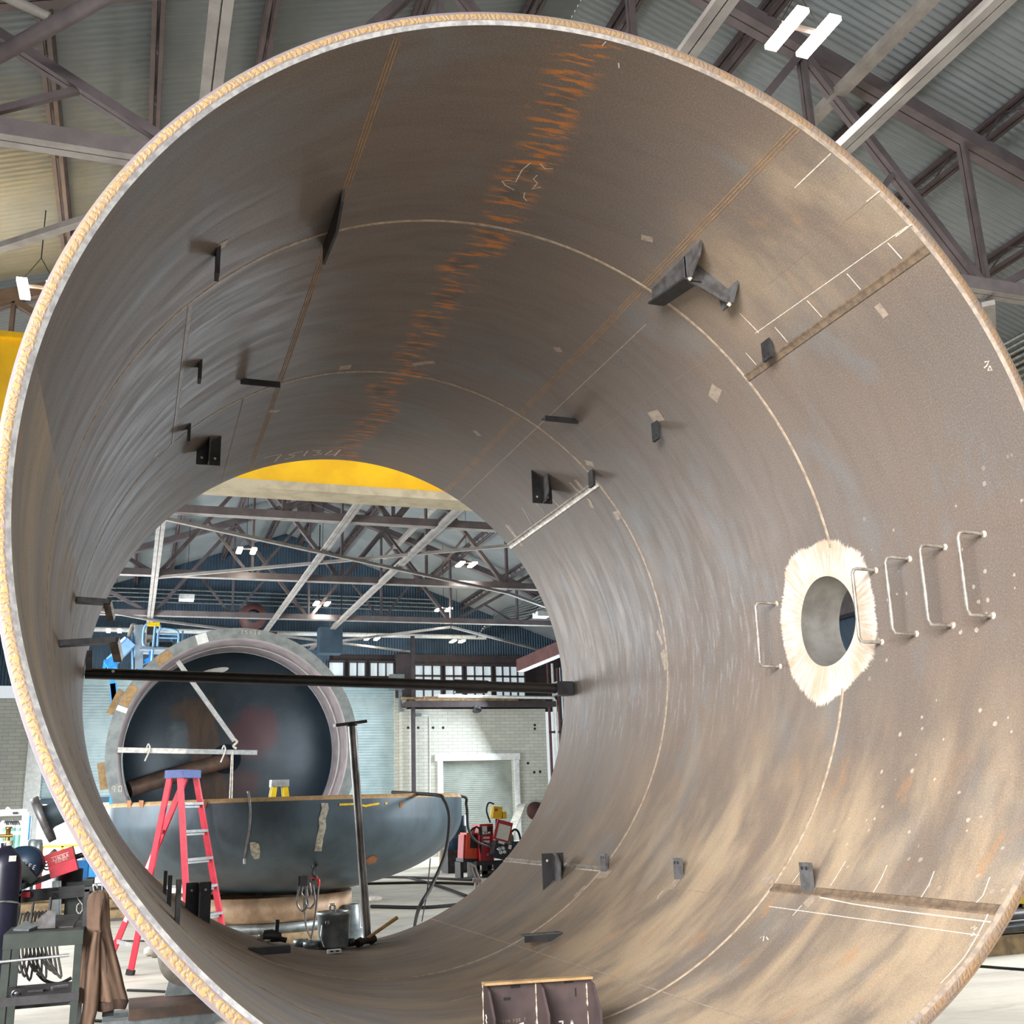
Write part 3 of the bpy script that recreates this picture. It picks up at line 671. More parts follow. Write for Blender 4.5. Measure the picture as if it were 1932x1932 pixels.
# ================================================================== the big open cylinder
V = thing('pressure_vessel_shell', 'huge open rolled-steel cylinder filling the view, with ladder rungs and a manway', 'steel cylinder', (0, 0, AXZ-RO))
HT, HS, HY, HR = 92.1, math.radians(92.1)*RI, 1.985, 0.302
def shell_skin(r, flip):
    bm = bmesh.new(); uvl = bm.loops.layers.uv.new('UVMap')
    c0, c1 = 82, 102
    ys = [0.012, 0.3, 0.6, 0.9, 1.2, 1.565]+[1.565+0.042*k for k in range(1, 21)]+[2.8, 3.3, 3.8, 4.3, 4.8, 5.3, 5.8, 6.3, LEN]
    r0, r1 = 5, 25
    off = HT-92.0
    vs = {}
    def V3(i, j): 
        if (i % 360, j) not in vs: vs[(i % 360, j)] = bm.verts.new(sp((i % 360)+off, ys[j], r))
        return vs[(i % 360, j)]
    sval = lambda i: math.radians(i+off)*RI
    def face(vv, uu):
        if flip: vv, uu = vv[::-1], uu[::-1]
        f = bm.faces.new(vv); f.smooth = True
        for l, u in zip(f.loops, uu): l[uvl].uv = u
    for i in range(-80, 280):
        for j in range(len(ys)-1):
            if c0 <= i < c1 and r0 <= j < r1: continue
            face([V3(i, j), V3(i+1, j), V3(i+1, j+1), V3(i, j+1)], [(sval(i), ys[j]), (sval(i+1), ys[j]), (sval(i+1), ys[j+1]), (sval(i), ys[j+1])])
    per = [(i, r0) for i in range(c0, c1)]+[(c1, j) for j in range(r0, r1)]+[(i, r1) for i in range(c1, c0, -1)]+[(c0, j) for j in range(r1, r0, -1)]
    circ = []; mid = []
    for (i, j) in per:
        ds, dy = sval(i)-HS, ys[j]-HY; a = math.atan2(dy, ds)
        P = []
        for t in (1.0, 0.5):
            s2 = HS+ds*(1-t)+HR*math.cos(a)*t; y2 = HY+dy*(1-t)+HR*math.sin(a)*t
            P.append((bm.verts.new(sp(math.degrees(s2/RI), y2, r)), (s2, y2)))
        circ.append(P[0]); mid.append(P[1])
    n = len(per)
    for k in range(n):
        a, b = per[k], per[(k+1) % n]; q = (k+1) % n
        ua, ub = (sval(a[0]), ys[a[1]]), (sval(b[0]), ys[b[1]])
        face([V3(*a), V3(*b), mid[q][0], mid[k][0]], [ua, ub, mid[q][1], mid[k][1]])
        face([mid[k][0], mid[q][0], circ[q][0], circ[k][0]], [mid[k][1], mid[q][1], circ[q][1], circ[k][1]])
    return bm
def courses():
    inner = shell_skin(RI, False); outer = shell_skin(RO, True)
    cuts = [0.0, YW1, YW2, LEN+0.01]
    for k in range(3):
        big = bmesh.new(); me = bpy.data.meshes.new('shell_course')
        for src, mi in ((inner, 0), (outer, 1)):
            c = src.copy()
            bmesh.ops.bisect_plane(c, geom=c.verts[:]+c.edges[:]+c.faces[:], plane_co=(0, cuts[k], 0), plane_no=(0, -1, 0), clear_outer=True)
            bmesh.ops.bisect_plane(c, geom=c.verts[:]+c.edges[:]+c.faces[:], plane_co=(0, cuts[k+1], 0), plane_no=(0, 1, 0), clear_outer=True)
            for f in c.faces: f.material_index = mi
            tm = bpy.data.meshes.new('tmp'); c.to_mesh(tm); big.from_mesh(tm); bpy.data.meshes.remove(tm); c.free()
        bmesh.ops.translate(big, vec=-V.location, verts=big.verts)
        big.to_mesh(me); big.free(); me.materials.append(M['shell']); me.materials.append(M['outer'])
        o = bpy.data.objects.new('shell_course', me); COL.objects.link(o); o.parent = V
    inner.free(); outer.free()
courses()
CY = (0, 1, 0); CO = (0, 0, AXZ)
b = MB(); b.lathe([(RI, 0.014), (2.4225, 0.0)], CO, CY, 240, 0); b.lathe([(2.4225+0.01125*k, -0.002*(k in (1, 2, 3))) for k in range(5)], CO, CY, 240, 1, uv=True); b.lathe([(2.4675, 0), (RO, 0.014)], CO, CY, 240, 0)
b.build('weld_bevel', [M['bevel'], M['gold']], V)['label'] = 'golden torch-rippled bevelled edge'
b = MB(); b.lathe([(RI, LEN), (RO, LEN)], CO, CY, 180); b.build('end_face', M['outer'], V)
for y in (YW1, YW2):
    b = MB(); b.lathe([(RI, y-0.016), (RI-0.004, y-0.008), (RI-0.005, y), (RI-0.004, y+0.008), (RI, y+0.016)], CO, CY, 240)
    if y == YW1:   # the bead stops at the manway cut
        b = MB(); prof = [(RI, y-0.014), (RI-0.004, y-0.007), (RI-0.005, y), (RI-0.004, y+0.007), (RI, y+0.014)]
        seg = []; vs = []; fs = []
        half = math.degrees(0.47/RI)
        ths = [HT+half + (360-2*half)*k/240 for k in range(241)]
        for th in ths: vs += [sp(th, yy, rr) for rr, yy in prof]
        fs = [(k*5+i, k*5+i+1, k*5+i+6, k*5+i+5) for k in range(240) for i in range(4)]
        b.add(vs, fs, 0, True)
    b.build('girth_weld', M['weld'], V)
def ribbon(mb, pts, w, lift=0.0015, mi=0):
    """flat strip lying on the inside of the shell; pts are (theta_deg, y)"""
    q = []
    for k in range(len(pts)-1):
        (a, ya), (c, yc) = pts[k], pts[k+1]; n = max(1, int(abs(a-c)/1.0))
        for i in range(n): q.append((a+(c-a)*i/n, ya+(yc-ya)*i/n))
    q.append(pts[-1]); vs = []
    for k, (th, y) in enumerate(q):
        p, c = q[max(k-1, 0)], q[min(k+1, len(q)-1)]
        ds, dy = math.radians(c[0]-p[0])*RI, c[1]-p[1]; L = math.hypot(ds, dy) or 1
        ns, ny = -dy/L*w/2, ds/L*w/2
        for s in (-1, 1): vs.append(sp(th+s*math.degrees(ns/RI), y+s*ny, RI-lift))
    mb.add(vs, [(2*k, 2*k+1, 2*k+3, 2*k+2) for k in range(len(q)-1)], mi)
def seam(th, y0, y1, w, m, h=0.005, lab=None):
    vs = []; N = 40; t2 = math.degrees(w/2/RI)
    for k in range(N+1):
        y = y0+(y1-y0)*k/N
        for a, hh in ((-1, 0), (-0.75, h), (-0.2, h*0.5), (0.2, h*0.6), (0.75, h), (1, 0)): vs.append(sp(th+a*t2, y, RI-hh))
    b = MB(); b.add(vs, [(k*6+i, k*6+i+1, k*6+i+7, k*6+i+6) for k in range(N) for i in range(5)], 0, False)
    o = b.build('long_seam', M[m], V)
    if lab: o['label'] = lab
seam(50.3, 0.016, YW1-0.01, 0.062, 'weldrust', 0.006, 'rusty double-grooved seam in the bay nearest the mouth')
seam(50.0, YW2+0.01, LEN, 0.075, 'weldbright', 0.007, 'bright freshly ground seam in the far bay')
seam(-47.8, YW1+0.01, YW2-0.01, 0.045, 'dullweld', 0.003)
seam(135.9, 0.016, YW1-0.01, 0.06, 'weldrust', 0.006, 'rusty grooved seam low in the bay nearest the mouth')
seam(135.6, YW2+0.01, LEN, 0.055, 'weldbright', 0.005, 'pale triple-lined seam low in the far bay')
# layout lines
b = MB()
for d in (-0.55, -0.1, 0.35): ribbon(b, [(27.9+d, 0.02), (27.9+d, LEN)], 0.006)
for d in (-0.5, -0.05, 0.4): ribbon(b, [(-24.3+d, 0.02), (-23.7+d, LEN)], 0.007)
b.build('rusted_layout_line', M['orange_chalk'], V)
for pts, w, nm, m in (([(32.6, 2.15), (32.2, LEN)], 0.008, 'chalk_line', 'smear'), ([(158.1, 0.02), (158.1, LEN)], 0.011, 'chalk_line', 'smear'), ([(33.2, 0.02), (33.2, 0.35)], 0.007, 'chalk_line', 'chalk'),
                      ([(41.0, 0.02), (40.8, 1.05)], 0.004, 'faint_layout_line', 'faint'), ([(46.5, 0.02), (45.4, 1.45)], 0.005, 'faint_layout_line', 'chalk'), ([(139.4, 0.03), (139.2, 1.7)], 0.005, 'faint_layout_line', 'chalk'),
                      ([(-31.5, 4.3), (-31.2, LEN)], 0.006, 'faint_layout_line', 'faint'), ([(44.0, 1.9), (41.0, 4.0)], 0.003, 'faint_layout_line', 'faint'), ([(138.3, 2.0), (138.0, 3.0)], 0.004, 'faint_layout_line', 'faint')):
    b = MB(); ribbon(b, pts, w); b.build(nm, M[m], V)
def px_line(mb, pts, w): ribbon(mb, [on_shell(*p) for p in pts], w)
b = MB()
for pts in ([(1675, 458), (1702, 488)], [(1598, 516), (1624, 546)], [(1523, 567), (1551, 598)], [(1462, 617), (1486, 645)], [(1396, 591), (1432, 628)], [(1407, 665), (1427, 688)],
            [(1720, 423), (1690, 446)], [(1660, 360), (1635, 380)],
            [(1868, 1655), (1855, 1690), (1840, 1706)], [(1763, 1644), (1754, 1668), (1738, 1694)], [(1674, 1633), (1662, 1660), (1648, 1684)], [(1596, 1625), (1582, 1648), (1567, 1672)], [(1521, 1629), (1508, 1648), (1495, 1666)],
            [(1540, 1692), (1610, 1706), (1690, 1718), (1870, 1740)], [(1866, 1722), (1850, 1755), (1820, 1806), (1775, 1856)],
            [(1252, 1680), (1243, 1690), (1240, 1697)], [(1513, 1708), (1496, 1728)],
            [(985, 958), (1003, 990)], [(1010, 948), (1030, 972)], [(1035, 934), (1054, 955)], [(960, 990), (975, 1012)],
            [(850, 1890), (880, 1882), (905, 1876)], [(980, 1815), (1010, 1800), (1035, 1785)]): b = MB(); px_line(b, pts, 0.007); b.build('chalk_tick', M['chalk'], V)
# chalked number on the far bay: 75134
b = MB()
for pts in ([(497, 864), (512, 860), (531, 857), (524, 864), (518, 871)], [(572, 851), (556, 854), (545, 858), (556, 859), (550, 863), (537, 866)], [(581, 850), (577, 855), (573, 860)],
            [(590, 850), (606, 849), (598, 853), (607, 856), (590, 859)], [(627, 849), (613, 858), (636, 857)], [(643, 848), (636, 854), (631, 860)]): px_line(b, pts, 0.012)
b.build('chalked_number', M['chalk'], V)['label'] = 'chalked number 75134'
# chalk scrawl round the rust drip
b = MB()
for pts in ([(1001, 307), (985, 320), (978, 333), (973, 343), (960, 340), (947, 341), (953, 349), (970, 358)], [(1019, 308), (1028, 318), (1043, 318)], [(1014, 330), (1006, 337), (1014, 345), (1008, 352), (1003, 356), (1020, 353)], [(990, 363), (988, 372), (994, 379)],
            [(1143, 78), (1136, 86)], [(1167, 118), (1168, 128)]):
    b = MB(); px_line(b, pts, 0.007); b.build('chalk_scrawl', M['chalk'], V)
# figures chalked at the rim and smears left by grinding
b = MB()
for pts in ([(1858, 683), (1866, 681), (1862, 690), (1857, 694)], [(1868, 690), (1872, 698), (1864, 699), (1868, 690)], [(1832, 1752), (1840, 1748), (1838, 1756), (1844, 1750)], [(1836, 1760), (1840, 1764), (1832, 1766)], [(1434, 1770), (1442, 1766), (1440, 1776)], [(1446, 1768), (1450, 1774)]): px_line(b, pts, 0.007)
b.build('chalk_figure', M['chalk'], V)
b = MB()
for (pts, w) in (([(1085, 905), (1102, 925)], 0.05), ([(1075, 910), (1094, 930)], 0.03), ([(1110, 940), (1118, 958)], 0.05), ([(955, 990), (985, 1030)], 0.05), ([(1250, 1228), (1258, 1262)], 0.09), ([(1085, 1692), (1106, 1672)], 0.09), ([(1445, 1668), (1456, 1650)], 0.14), ([(1340, 735), (1358, 748)], 0.14),
               ([(1228, 788), (1248, 782)], 0.1), ([(640, 694), (662, 692)], 0.1), ([(778, 688), (800, 684)], 0.06), ([(800, 684), (820, 683)], 0.06), ([(895, 812), (905, 822)], 0.05), ([(1160, 965), (1168, 980)], 0.08), ([(1210, 447), (1232, 452)], 0.05), ([(1530, 1690), (1540, 1700)], 0.12), ([(1130, 1650), (1150, 1650)], 0.08), ([(508, 775), (525, 776)], 0.05), ([(290, 860), (300, 852)], 0.08), ([(1050, 655), (1056, 664)], 0.06), ([(415, 470), (422, 455)], 0.07), ([(1655, 575), (1672, 597)], 0.05), ([(650, 1862), (672, 1866)], 0.02), ([(688, 1874), (712, 1878)], 0.015), ([(1240, 1190), (1250, 1215)], 0.05), ([(1266, 1670), (1278, 1668)], 0.09), ([(1105, 872), (1120, 876)], 0.06)):
    b = MB(); px_line(b, pts, w); b.build('grinding_smear', M['smear'], V)
# manway neck
b = MB(); nx = RI+0.315
prof_n = 72; vs = []
for k in range(prof_n):
    a = 2*PI*k/prof_n; yy = HY+HR*math.cos(a); zz = AXZ-0.088+HR*math.sin(a)
    xi = math.sqrt(max(RI**2-(zz-AXZ)**2, 0)); vs += [(xi, yy, zz), (nx, yy, zz)]
b.add(vs, [(2*k, 2*((k+1) % prof_n), 2*((k+1) % prof_n)+1, 2*k+1) for k in range(prof_n)], 0, True)
b.lathe([(HR, nx), (HR+0.11, nx), (HR+0.11, nx-0.05), (HR+0.03, nx-0.05), (HR+0.03, 2.42)], (0, HY, AXZ-0.088), (1, 0, 0), 48)
b.build('manway_neck', M['neck'], V)['label'] = 'short flanged neck behind the manway opening'
# ladder rungs
zt, zb_ = AXZ+0.138, AXZ-0.316
for k, y in enumerate((2.551, 1.428, 1.1125, 0.808, 0.5035)):
    xs = math.sqrt(RI**2-(zt-AXZ)**2)+0.004; xg = RI-0.185
    b = MB(); pts = [(xs, y, zt)]
    for z, s in ((zt, 1), (zb_, -1)):
        pass
    path = [Vector((xs, y, zt)), Vector((xg+0.035, y, zt+0.004)), Vector((xg+0.012, y, zt-0.004)), Vector((xg, y, zt-0.03)), Vector((xg+0.004, y+0.008, (zt+zb_)/2)), Vector((xg, y+0.01, zb_+0.03)), Vector((xg+0.012, y+0.01, zb_+0.004)), Vector((xg+0.035, y+0.01, zb_)), Vector((math.sqrt(RI**2-(zb_-AXZ)**2)+0.004, y+0.01, zb_))]
    b.tube(path, 0.0105, 10); o = b.build('ladder_rung', M['rung'], V)
    for z, dy in ((zt, 0), (zb_, 0.01)):
        xw = math.sqrt(RI**2-(z-AXZ)**2); w = MB(); w.lathe([(0.022, 0), (0.017, -0.009), (0.011, -0.014)], (xw+0.002, y+dy, z), (1, 0, 0), 12); w.build('weld_fillet', M['spatter'], o)
# bolting clips: upright bars on two vertical chords
def shell_z(x, s): return AXZ+s*math.sqrt(RI**2-x*x)
def clip(x, y, s, h=0.15, m='clip', w=0.10, th=0.022):
    z0 = shell_z(x, s); b = MB()
    b.box((x, y, z0-s*(h/2-0.035)), (th, w, h+0.07)); o = b.build('bolting_clip', M[m], V)
    for d in (-0.022, 0.022):
        hb = MB(); hb.lathe([(0, -th/2-0.002), (0.011, -th/2-0.002)], (x, y+d, z0-s*(h-0.03)), (1, 0, 0), 10); hb.build('bolt_hole', M['rubber'], o)
for x, y, s, h, m in ((1.675, 1.446, -1, 0.15, 'clip'), (1.675, 2.98, -1, 0.13, 'clip'), (1.675, 4.24, -1, 0.13, 'clip'), (1.775, 1.43, 1, 0.12, 'dark'), (1.765, 3.0, 1, 0.14, 'dark'), (1.765, 4.26, 1, 0.14, 'dark'),
                      (-1.665, 1.40, 1, 0.16, 'dark'), (-1.663, 2.96, 1, 0.13, 'dark'), (-1.67, 4.2, 1, 0.14, 'dark'), (-1.69, 1.83, -1, 0.20, 'clip'), (-1.68, 3.2, -1, 0.17, 'dark'), (-1.66, 4.6, -1, 0.16, 'dark')): clip(x, y, s, h, m)
# T-shaped bolting brackets in the far bay
def tee(x, y, s, hL, hR):
    z0 = min(abs(shell_z(x-0.1, s)-AXZ), abs(shell_z(x+0.1, s)-AXZ)); b = MB()
    zs = lambda xx: shell_z(xx, s)+s*0.01
    zt2 = shell_z(x-0.0, s)-s*hL
    b.prism([(x-0.1, y, zs(x-0.1)), (x+0.1, y, zs(x+0.1)), (x+0.1, y, zt2), (x-0.1, y, zt2)], (0, 0.012, 0)); o = b.build('bolting_bracket', M['dark'], V)
    g = MB(); g.prism([(x-0.006, y, zs(x)), (x-0.006, y-0.17, zs(x)), (x-0.006, y-0.17, zt2+s*0.07), (x-0.006, y-0.10, zt2), (x-0.006, y, zt2)], (0.012, 0, 0)); g.build('gusset', M['clip'], o)
    for d in (-0.055, 0.055):
        hb = MB(); hb.lathe([(0, -0.003), (0.011, -0.003)], (x+d, y, zt2+s*0.06), (0, 1, 0), 10); hb.build('bolt_hole', M['chalk'], o)
tee(1.60, 5.05, 1, 0.24, 0.2); tee(1.56, 5.07, -1, 0.22, 0.2); tee(-1.47, 5.05, 1, 0.20, 0.2); tee(-1.36, 5.6, -1, 0.26, 0.2)
# flat angle brackets
def flat(x, y, s, w=0.3, m='clip'):
    lo = x-w/2 if x > 0 else x+w/2; sg = 1 if x > 0 else -1
    z = shell_z(x, s)-s*0.05; b = MB(); b.box((x-sg*0.05, y, z), (w, 0.09, 0.014)); o = b.build('angle_bracket', M[m], V)
    b = MB(); b.box((x-sg*0.05, y-0.045, z-0.022), (w, 0.012, 0.045)); b.build('leg', M['dark'], o)
    e = x-sg*0.05+sg*w/2*0.8; b = MB(); b.box((e, y, (z+shell_z(e, s))/2), (0.03, 0.07, abs(z-shell_z(e, s))+0.02)); b.build('stub', M['dark'], o)
flat(1.36, 3.84, 1); flat(-1.225, 3.88, 1); flat(1.03, 3.87, -1); flat(-0.94, 4.68, -1, 0.3, 'dark')
# side brackets on the windowless side of the shell
for y0, z0, ln, rise in ((4.1, 3.19, 0.21, 0.0), (2.95, 2.70, 0.31, 0.035)):
    xw = -math.sqrt(RI**2-(z0-AXZ)**2); p = Vector((xw-0.005, y0, z0)); q = Vector((xw+ln, y0+0.05, z0+rise))
    b = MB(); b.bar(p, q, 0.10, 0.035); o = b.build('support_bar', M['clip'], V)
    b = MB(); b.bar(q, q+Vector((0.03, 0.12, -0.10)), 0.05, 0.05); b.build('bent_end', M['rung'], o)
# hanging lug plate near the crown
x = -1.0; b = MB(); b.prism([(x-0.008, 1.32, shell_z(x, 1)+0.01), (x-0.008, 1.98, shell_z(x, 1)+0.01), (x-0.008, 1.98, shell_z(x, 1)-0.13), (x-0.008, 1.52, shell_z(x, 1)-0.16), (x-0.008, 1.36, shell_z(x, 1)-0.06)], (0.016, 0, 0)); b.build('lug_plate', M['dark'], V)
# crossed lug bracket beside the rusted layout line
xb = 1.17; b = MB(); b.prism([(xb, 1.12, shell_z(xb, 1)+0.01), (xb, 1.80, shell_z(xb, 1)+0.01), (xb, 1.80, shell_z(xb, 1)-0.10), (xb, 1.30, shell_z(xb, 1)-0.17), (xb, 1.17, shell_z(xb, 1)-0.08)], (0.016, 0, 0)); o = b.build('lug_bracket', M['clip'], V)
b = MB(); b.box((xb+0.03, 1.56, shell_z(xb, 1)-0.135), (0.12, 0.5, 0.014), R=Matrix.Rotation(math.radians(8), 3, 'X')); b.build('bottom_flange', M['dark'], o)
b = MB(); b.prism([(xb, 1.33, shell_z(xb, 1)-0.17), (xb+0.30, 1.33, shell_z(xb+0.3, 1)-0.10), (xb+0.30, 1.33, shell_z(xb+0.3, 1)+0.01), (xb, 1.33, shell_z(xb, 1)+0.01)], (0, 0.014, 0)); b.build('cross_plate', M['clip'], o)
b = MB(); b.prism([(xb+0.29, 1.2, shell_z(xb+0.29, 1)+0.01), (xb+0.29, 1.45, shell_z(xb+0.29, 1)+0.01), (xb+0.29, 1.42, shell_z(xb+0.29, 1)-0.11), (xb+0.29, 1.30, shell_z(xb+0.29, 1)-0.11)], (0.014, 0, 0)); b.build('end_gusset', M['clip'], o)
b = MB()
for q in ((xb+0.01, 1.31, shell_z(xb, 1)-0.17), (xb+0.29, 1.33, shell_z(xb+0.29, 1)-0.11)): b.lathe([(0.001, -0.016), (0.018, 0), (0.001, 0.016)], q, (0, 0, 1), 8)
b.build('tack_weld', M['spatter'], o)
# flanged nozzle outside, low on the windowless side
th = -116.0; d = sp(th, 3.6, 1)-Vector((0, 3.6, AXZ)); c0 = Vector((0, 3.6, AXZ))
b = MB(); b.lathe([(0.075, 2.45), (0.075, 2.68), (0.085, 2.70)], c0, d, 24); o = b.build('side_nozzle', M['bowl'], V)
b = MB(); b.lathe([(0.06, 2.70), (0.15, 2.70), (0.15, 2.745), (0.06, 2.745)], c0, d, 28); b.build('flange', M['clip'], o)
# ================================================================== things resting in the cylinder
def bottom_z(x): return AXZ-math.sqrt(RI**2-x*x)
# welded saddle bracket at the mouth
yB = 1.52
pL, pR = at_y(910, 1858, yB), at_y(1112, 1845, yB)
x0, x1, zt0, zt1 = pL.x, pR.x, pL.z, pR.z
t = thing('fabricated_bracket', 'brown fabricated bracket with three chamfered gussets standing at the mouth of the cylinder', 'bracket', ((x0+x1)/2, yB, bottom_z(0.05)))
zb0 = bottom_z(0)+0.008
b = MB(); b.prism([(x0, yB, bottom_z(x0)+0.004), (0, yB, zb0), (x1, yB, bottom_z(x1)+0.004), (x1, yB, zt1), (x0, yB, zt0)], (0, 0.014, 0)); b.build('back_plate', M['brownsteel'], t)
b = MB(); b.prism([(x0, yB-0.045, zt0), (x1, yB-0.045, zt1), (x1, yB+0.014, zt1), (x0, yB+0.014, zt0)], (0, 0, 0.012)); b.build('top_plate', M['tan'], t)
for k in range(3):
    u = (0.0, 0.485, 0.965)[k]; x = x0+(x1-x0)*u; z = zt0+(zt1-zt0)*u; zf = bottom_z(x)+0.01
    g = MB(); g.prism([(x, yB, zf), (x, yB-0.16, zf), (x, yB-0.16, z-0.135), (x, yB-0.085, z-0.02), (x, yB-0.02, z), (x, yB, z)], (0.013, 0, 0)); o = g.build('gusset', M['brownsteel'], t)
    w = MB(); n = 14
    pts = [(x+0.0065+random.uniform(-.002, .002), yB-0.006, zf+0.02+(z-zf-0.02)*i/n) for i in range(n+1)]
    w.tube(pts, [0.0105+random.uniform(-.0025, .0025) for _ in pts], 7); w.build('fillet_weld', M['spatter'], o)
    if k == 0:
        s = MB()
        for zz in (z-0.13, z-0.175):
            q = [(x-0.002, yB-0.05-0.014*(i % 2)-0.006*0, zz-0.012*i) for i in range(4)]
            for i in range(3): s.bar(q[i], q[i+1], 0.006, 0.003, (1, 0, 0))
        s.build('chalk_letters', M['paper'], o)['label'] = 'white letters MM'
b = MB()
def letters(mb, org, ux, uz, glyphs, h, gap, th=0.003):
    """stroke lettering on a flat face"""
    S = {'M': [(0, 0, 0, 1), (0, 1, .4, .4), (.4, .4, .8, 1), (.8, 1, .8, 0)], 'F': [(0, 0, 0, 1), (0, 1, .6, 1), (0, .55, .5, .55)], 'R': [(0, 0, 0, 1), (0, 1, .6, 1), (.6, 1, .6, .5), (.6, .5, 0, .5), (.2, .5, .6, 0)],
         'O': [(0, 0, 0, 1), (0, 1, .6, 1), (.6, 1, .6, 0), (.6, 0, 0, 0)], '7': [(0, 1, .6, 1), (.6, 1, .2, 0)], '5': [(.6, 1, 0, 1), (0, 1, 0, .55), (0, .55, .6, .5), (.6, .5, .6, 0), (.6, 0, 0, 0)], '9': [(.6, 0, .6, 1), (.6, 1, 0, 1), (0, 1, 0, .5), (0, .5, .6, .5)],
         '0': [(0, 0, 0, 1), (0, 1, .6, 1), (.6, 1, .6, 0), (.6, 0, 0, 0)], '1': [(.3, 0, .3, 1)], '3': [(0, 1, .6, 1), (.6, 1, .3, .55), (.3, .55, .6, .4), (.6, .4, .5, 0), (.5, 0, 0, 0)], '6': [(.6, 1, 0, .6), (0, .6, 0, 0), (0, 0, .6, 0), (.6, 0, .6, .5), (.6, .5, 0, .5)],
         'S': [(.6, 1, 0, 1), (0, 1, 0, .5), (0, .5, .6, .5), (.6, .5, .6, 0), (.6, 0, 0, 0)], 'L': [(0, 1, 0, 0), (0, 0, .6, 0)], 'I': [(.3, 0, .3, 1)], 'N': [(0, 0, 0, 1), (0, 1, .6, 0), (.6, 0, .6, 1)], 'C': [(.6, 1, 0, 1), (0, 1, 0, 0), (0, 0, .6, 0)], 'E': [(.6, 1, 0, 1), (0, 1, 0, 0), (0, 0, .6, 0), (0, .5, .5, .5)], 'T': [(0, 1, .6, 1), (.3, 1, .3, 0)], 'W': [(0, 1, .2, 0), (.2, 0, .4, .6), (.4, .6, .6, 0), (.6, 0, .8, 1)], 'D': [(0, 0, 0, 1), (0, 1, .5, .8), (.5, .8, .5, .2), (.5, .2, 0, 0)], 'U': [(0, 1, 0, 0), (0, 0, .6, 0), (.6, 0, .6, 1)], 'J': [(0, 0, .4, 0), (.4, 0, .4, 1)], 'K': [(0, 0, 0, 1), (.6, 1, 0, .5), (0, .5, .6, 0)], 'A': [(0, 0, .3, 1), (.3, 1, .6, 0), (.15, .4, .45, .4)], ' ': []}
    org, ux, uz = Vector(org), Vector(ux).normalized(), Vector(uz).normalized(); n = ux.cross(uz)
    for i, g in enumerate(glyphs):
        for (a, c, d, e) in S[g]:
            p = org+ux*((i*gap+a*h*0.8))+uz*c*h; q = org+ux*((i*gap+d*h*0.8))+uz*e*h
            if (q-p).length > 1e-6: mb.bar(p, q, h*0.14, th, n)
letters(b, (x0+0.085, yB-0.0015, zt0-0.185), (1, 0, 0), (0, 0, 1), 'FROM FOR 7', 0.014, 0.0145, 0.001)
b.build('stencilled_text', M['faint'], t)
b = MB(); letters(b, (x0+0.13, yB-0.0015, zt0-0.26), (1, 0, 0.2), (0, 0, 1), 'NT', 0.05, 0.06, 0.001); letters(b, (x0+0.40, yB-0.0015, zt0-0.255), (1, 0, 0), (0, 0, 1), '7A', 0.05, 0.06, 0.001)
b.build('chalk_marks', M['paper'], t)
b = MB()
for u in (0.30, 0.80):
    xx = x0+(x1-x0)*u; b.box((xx, yB-0.001, zt0-0.022), (0.05, 0.004, 0.014))
b.box((x0+(x1-x0)*0.86, yB-0.001, zt0-0.075), (0.006, 0.004, 0.04)); b.box((x0+(x1-x0)*0.22, yB-0.001, zt0-0.075), (0.035, 0.004, 0.014))
b.build('cut_slot', M['rubber'], t)
# cross pipe
pA, pB = Vector((-math.sqrt(RI**2-0.0225)+0.01, 6.62, 2.99)), Vector((2.39, 6.45, 2.845))
t = thing('cross_pipe', 'black pipe wedged straight across the far end of the cylinder', 'pipe', tuple(pA))
b = MB(); b.tube([pA, pB], 0.052, 18); b.build('pipe', M['blackpipe'], t)
b = MB(); d = (pB-pA).normalized(); c = pA+(pB-pA)*0.77; b.tube([c-d*0.18, c+d*0.18], 0.06, 16); b.box(c+Vector((0, 0, -0.05)), (0.34, 0.06, 0.05)); b.build('coupling', M['blackpipe'], t)
b = MB(); b.box(pB-d*0.1, (0.18, 0.16, 0.14)); b.build('end_shoe', M['dark'], t)
b = MB(); b.lathe([(0, 0.0), (0.014, 0.0)], pA+d*0.24+Vector((0, -0.054, 0.02)), (0, 1, 0), 10); b.build('pin_hole', M['paper'], t)
b = MB(); b.bar(pA+Vector((0.03, -0.06, 0.02)), pA+Vector((0.02, -0.06, 0.2)), 0.06, 0.03); b.build('wedge_strap', M['clip'], t)
# leaning pipe with a T head
ft = Vector((0.25, 6.58, bottom_z(0.25)+0.004)); tp = at_y(664, 1366, 6.58)
t = thing('pipe_post', 'upright steel pipe with a short crossbar standing at the far lip of the cylinder', 'post', tuple(ft))
b = MB(); b.tube([ft, tp], 0.040, 18); b.build('pipe', M['steelpipe'], t)
e0, e1 = at_y(631, 1369, 6.55), at_y(690, 1361, 6.62)
b = MB(); b.bar(e0, e1, 0.07, 0.03); b.build('crossbar', M['blackpipe'], t)
b = MB(); b.lathe([(0.042, 0), (0.052, 0.0), (0.052, 0.03), (0.042, 0.03)], tp-(tp-ft).normalized()*0.02, (tp-ft).normalized(), 16); b.build('collar', M['dark'], t)
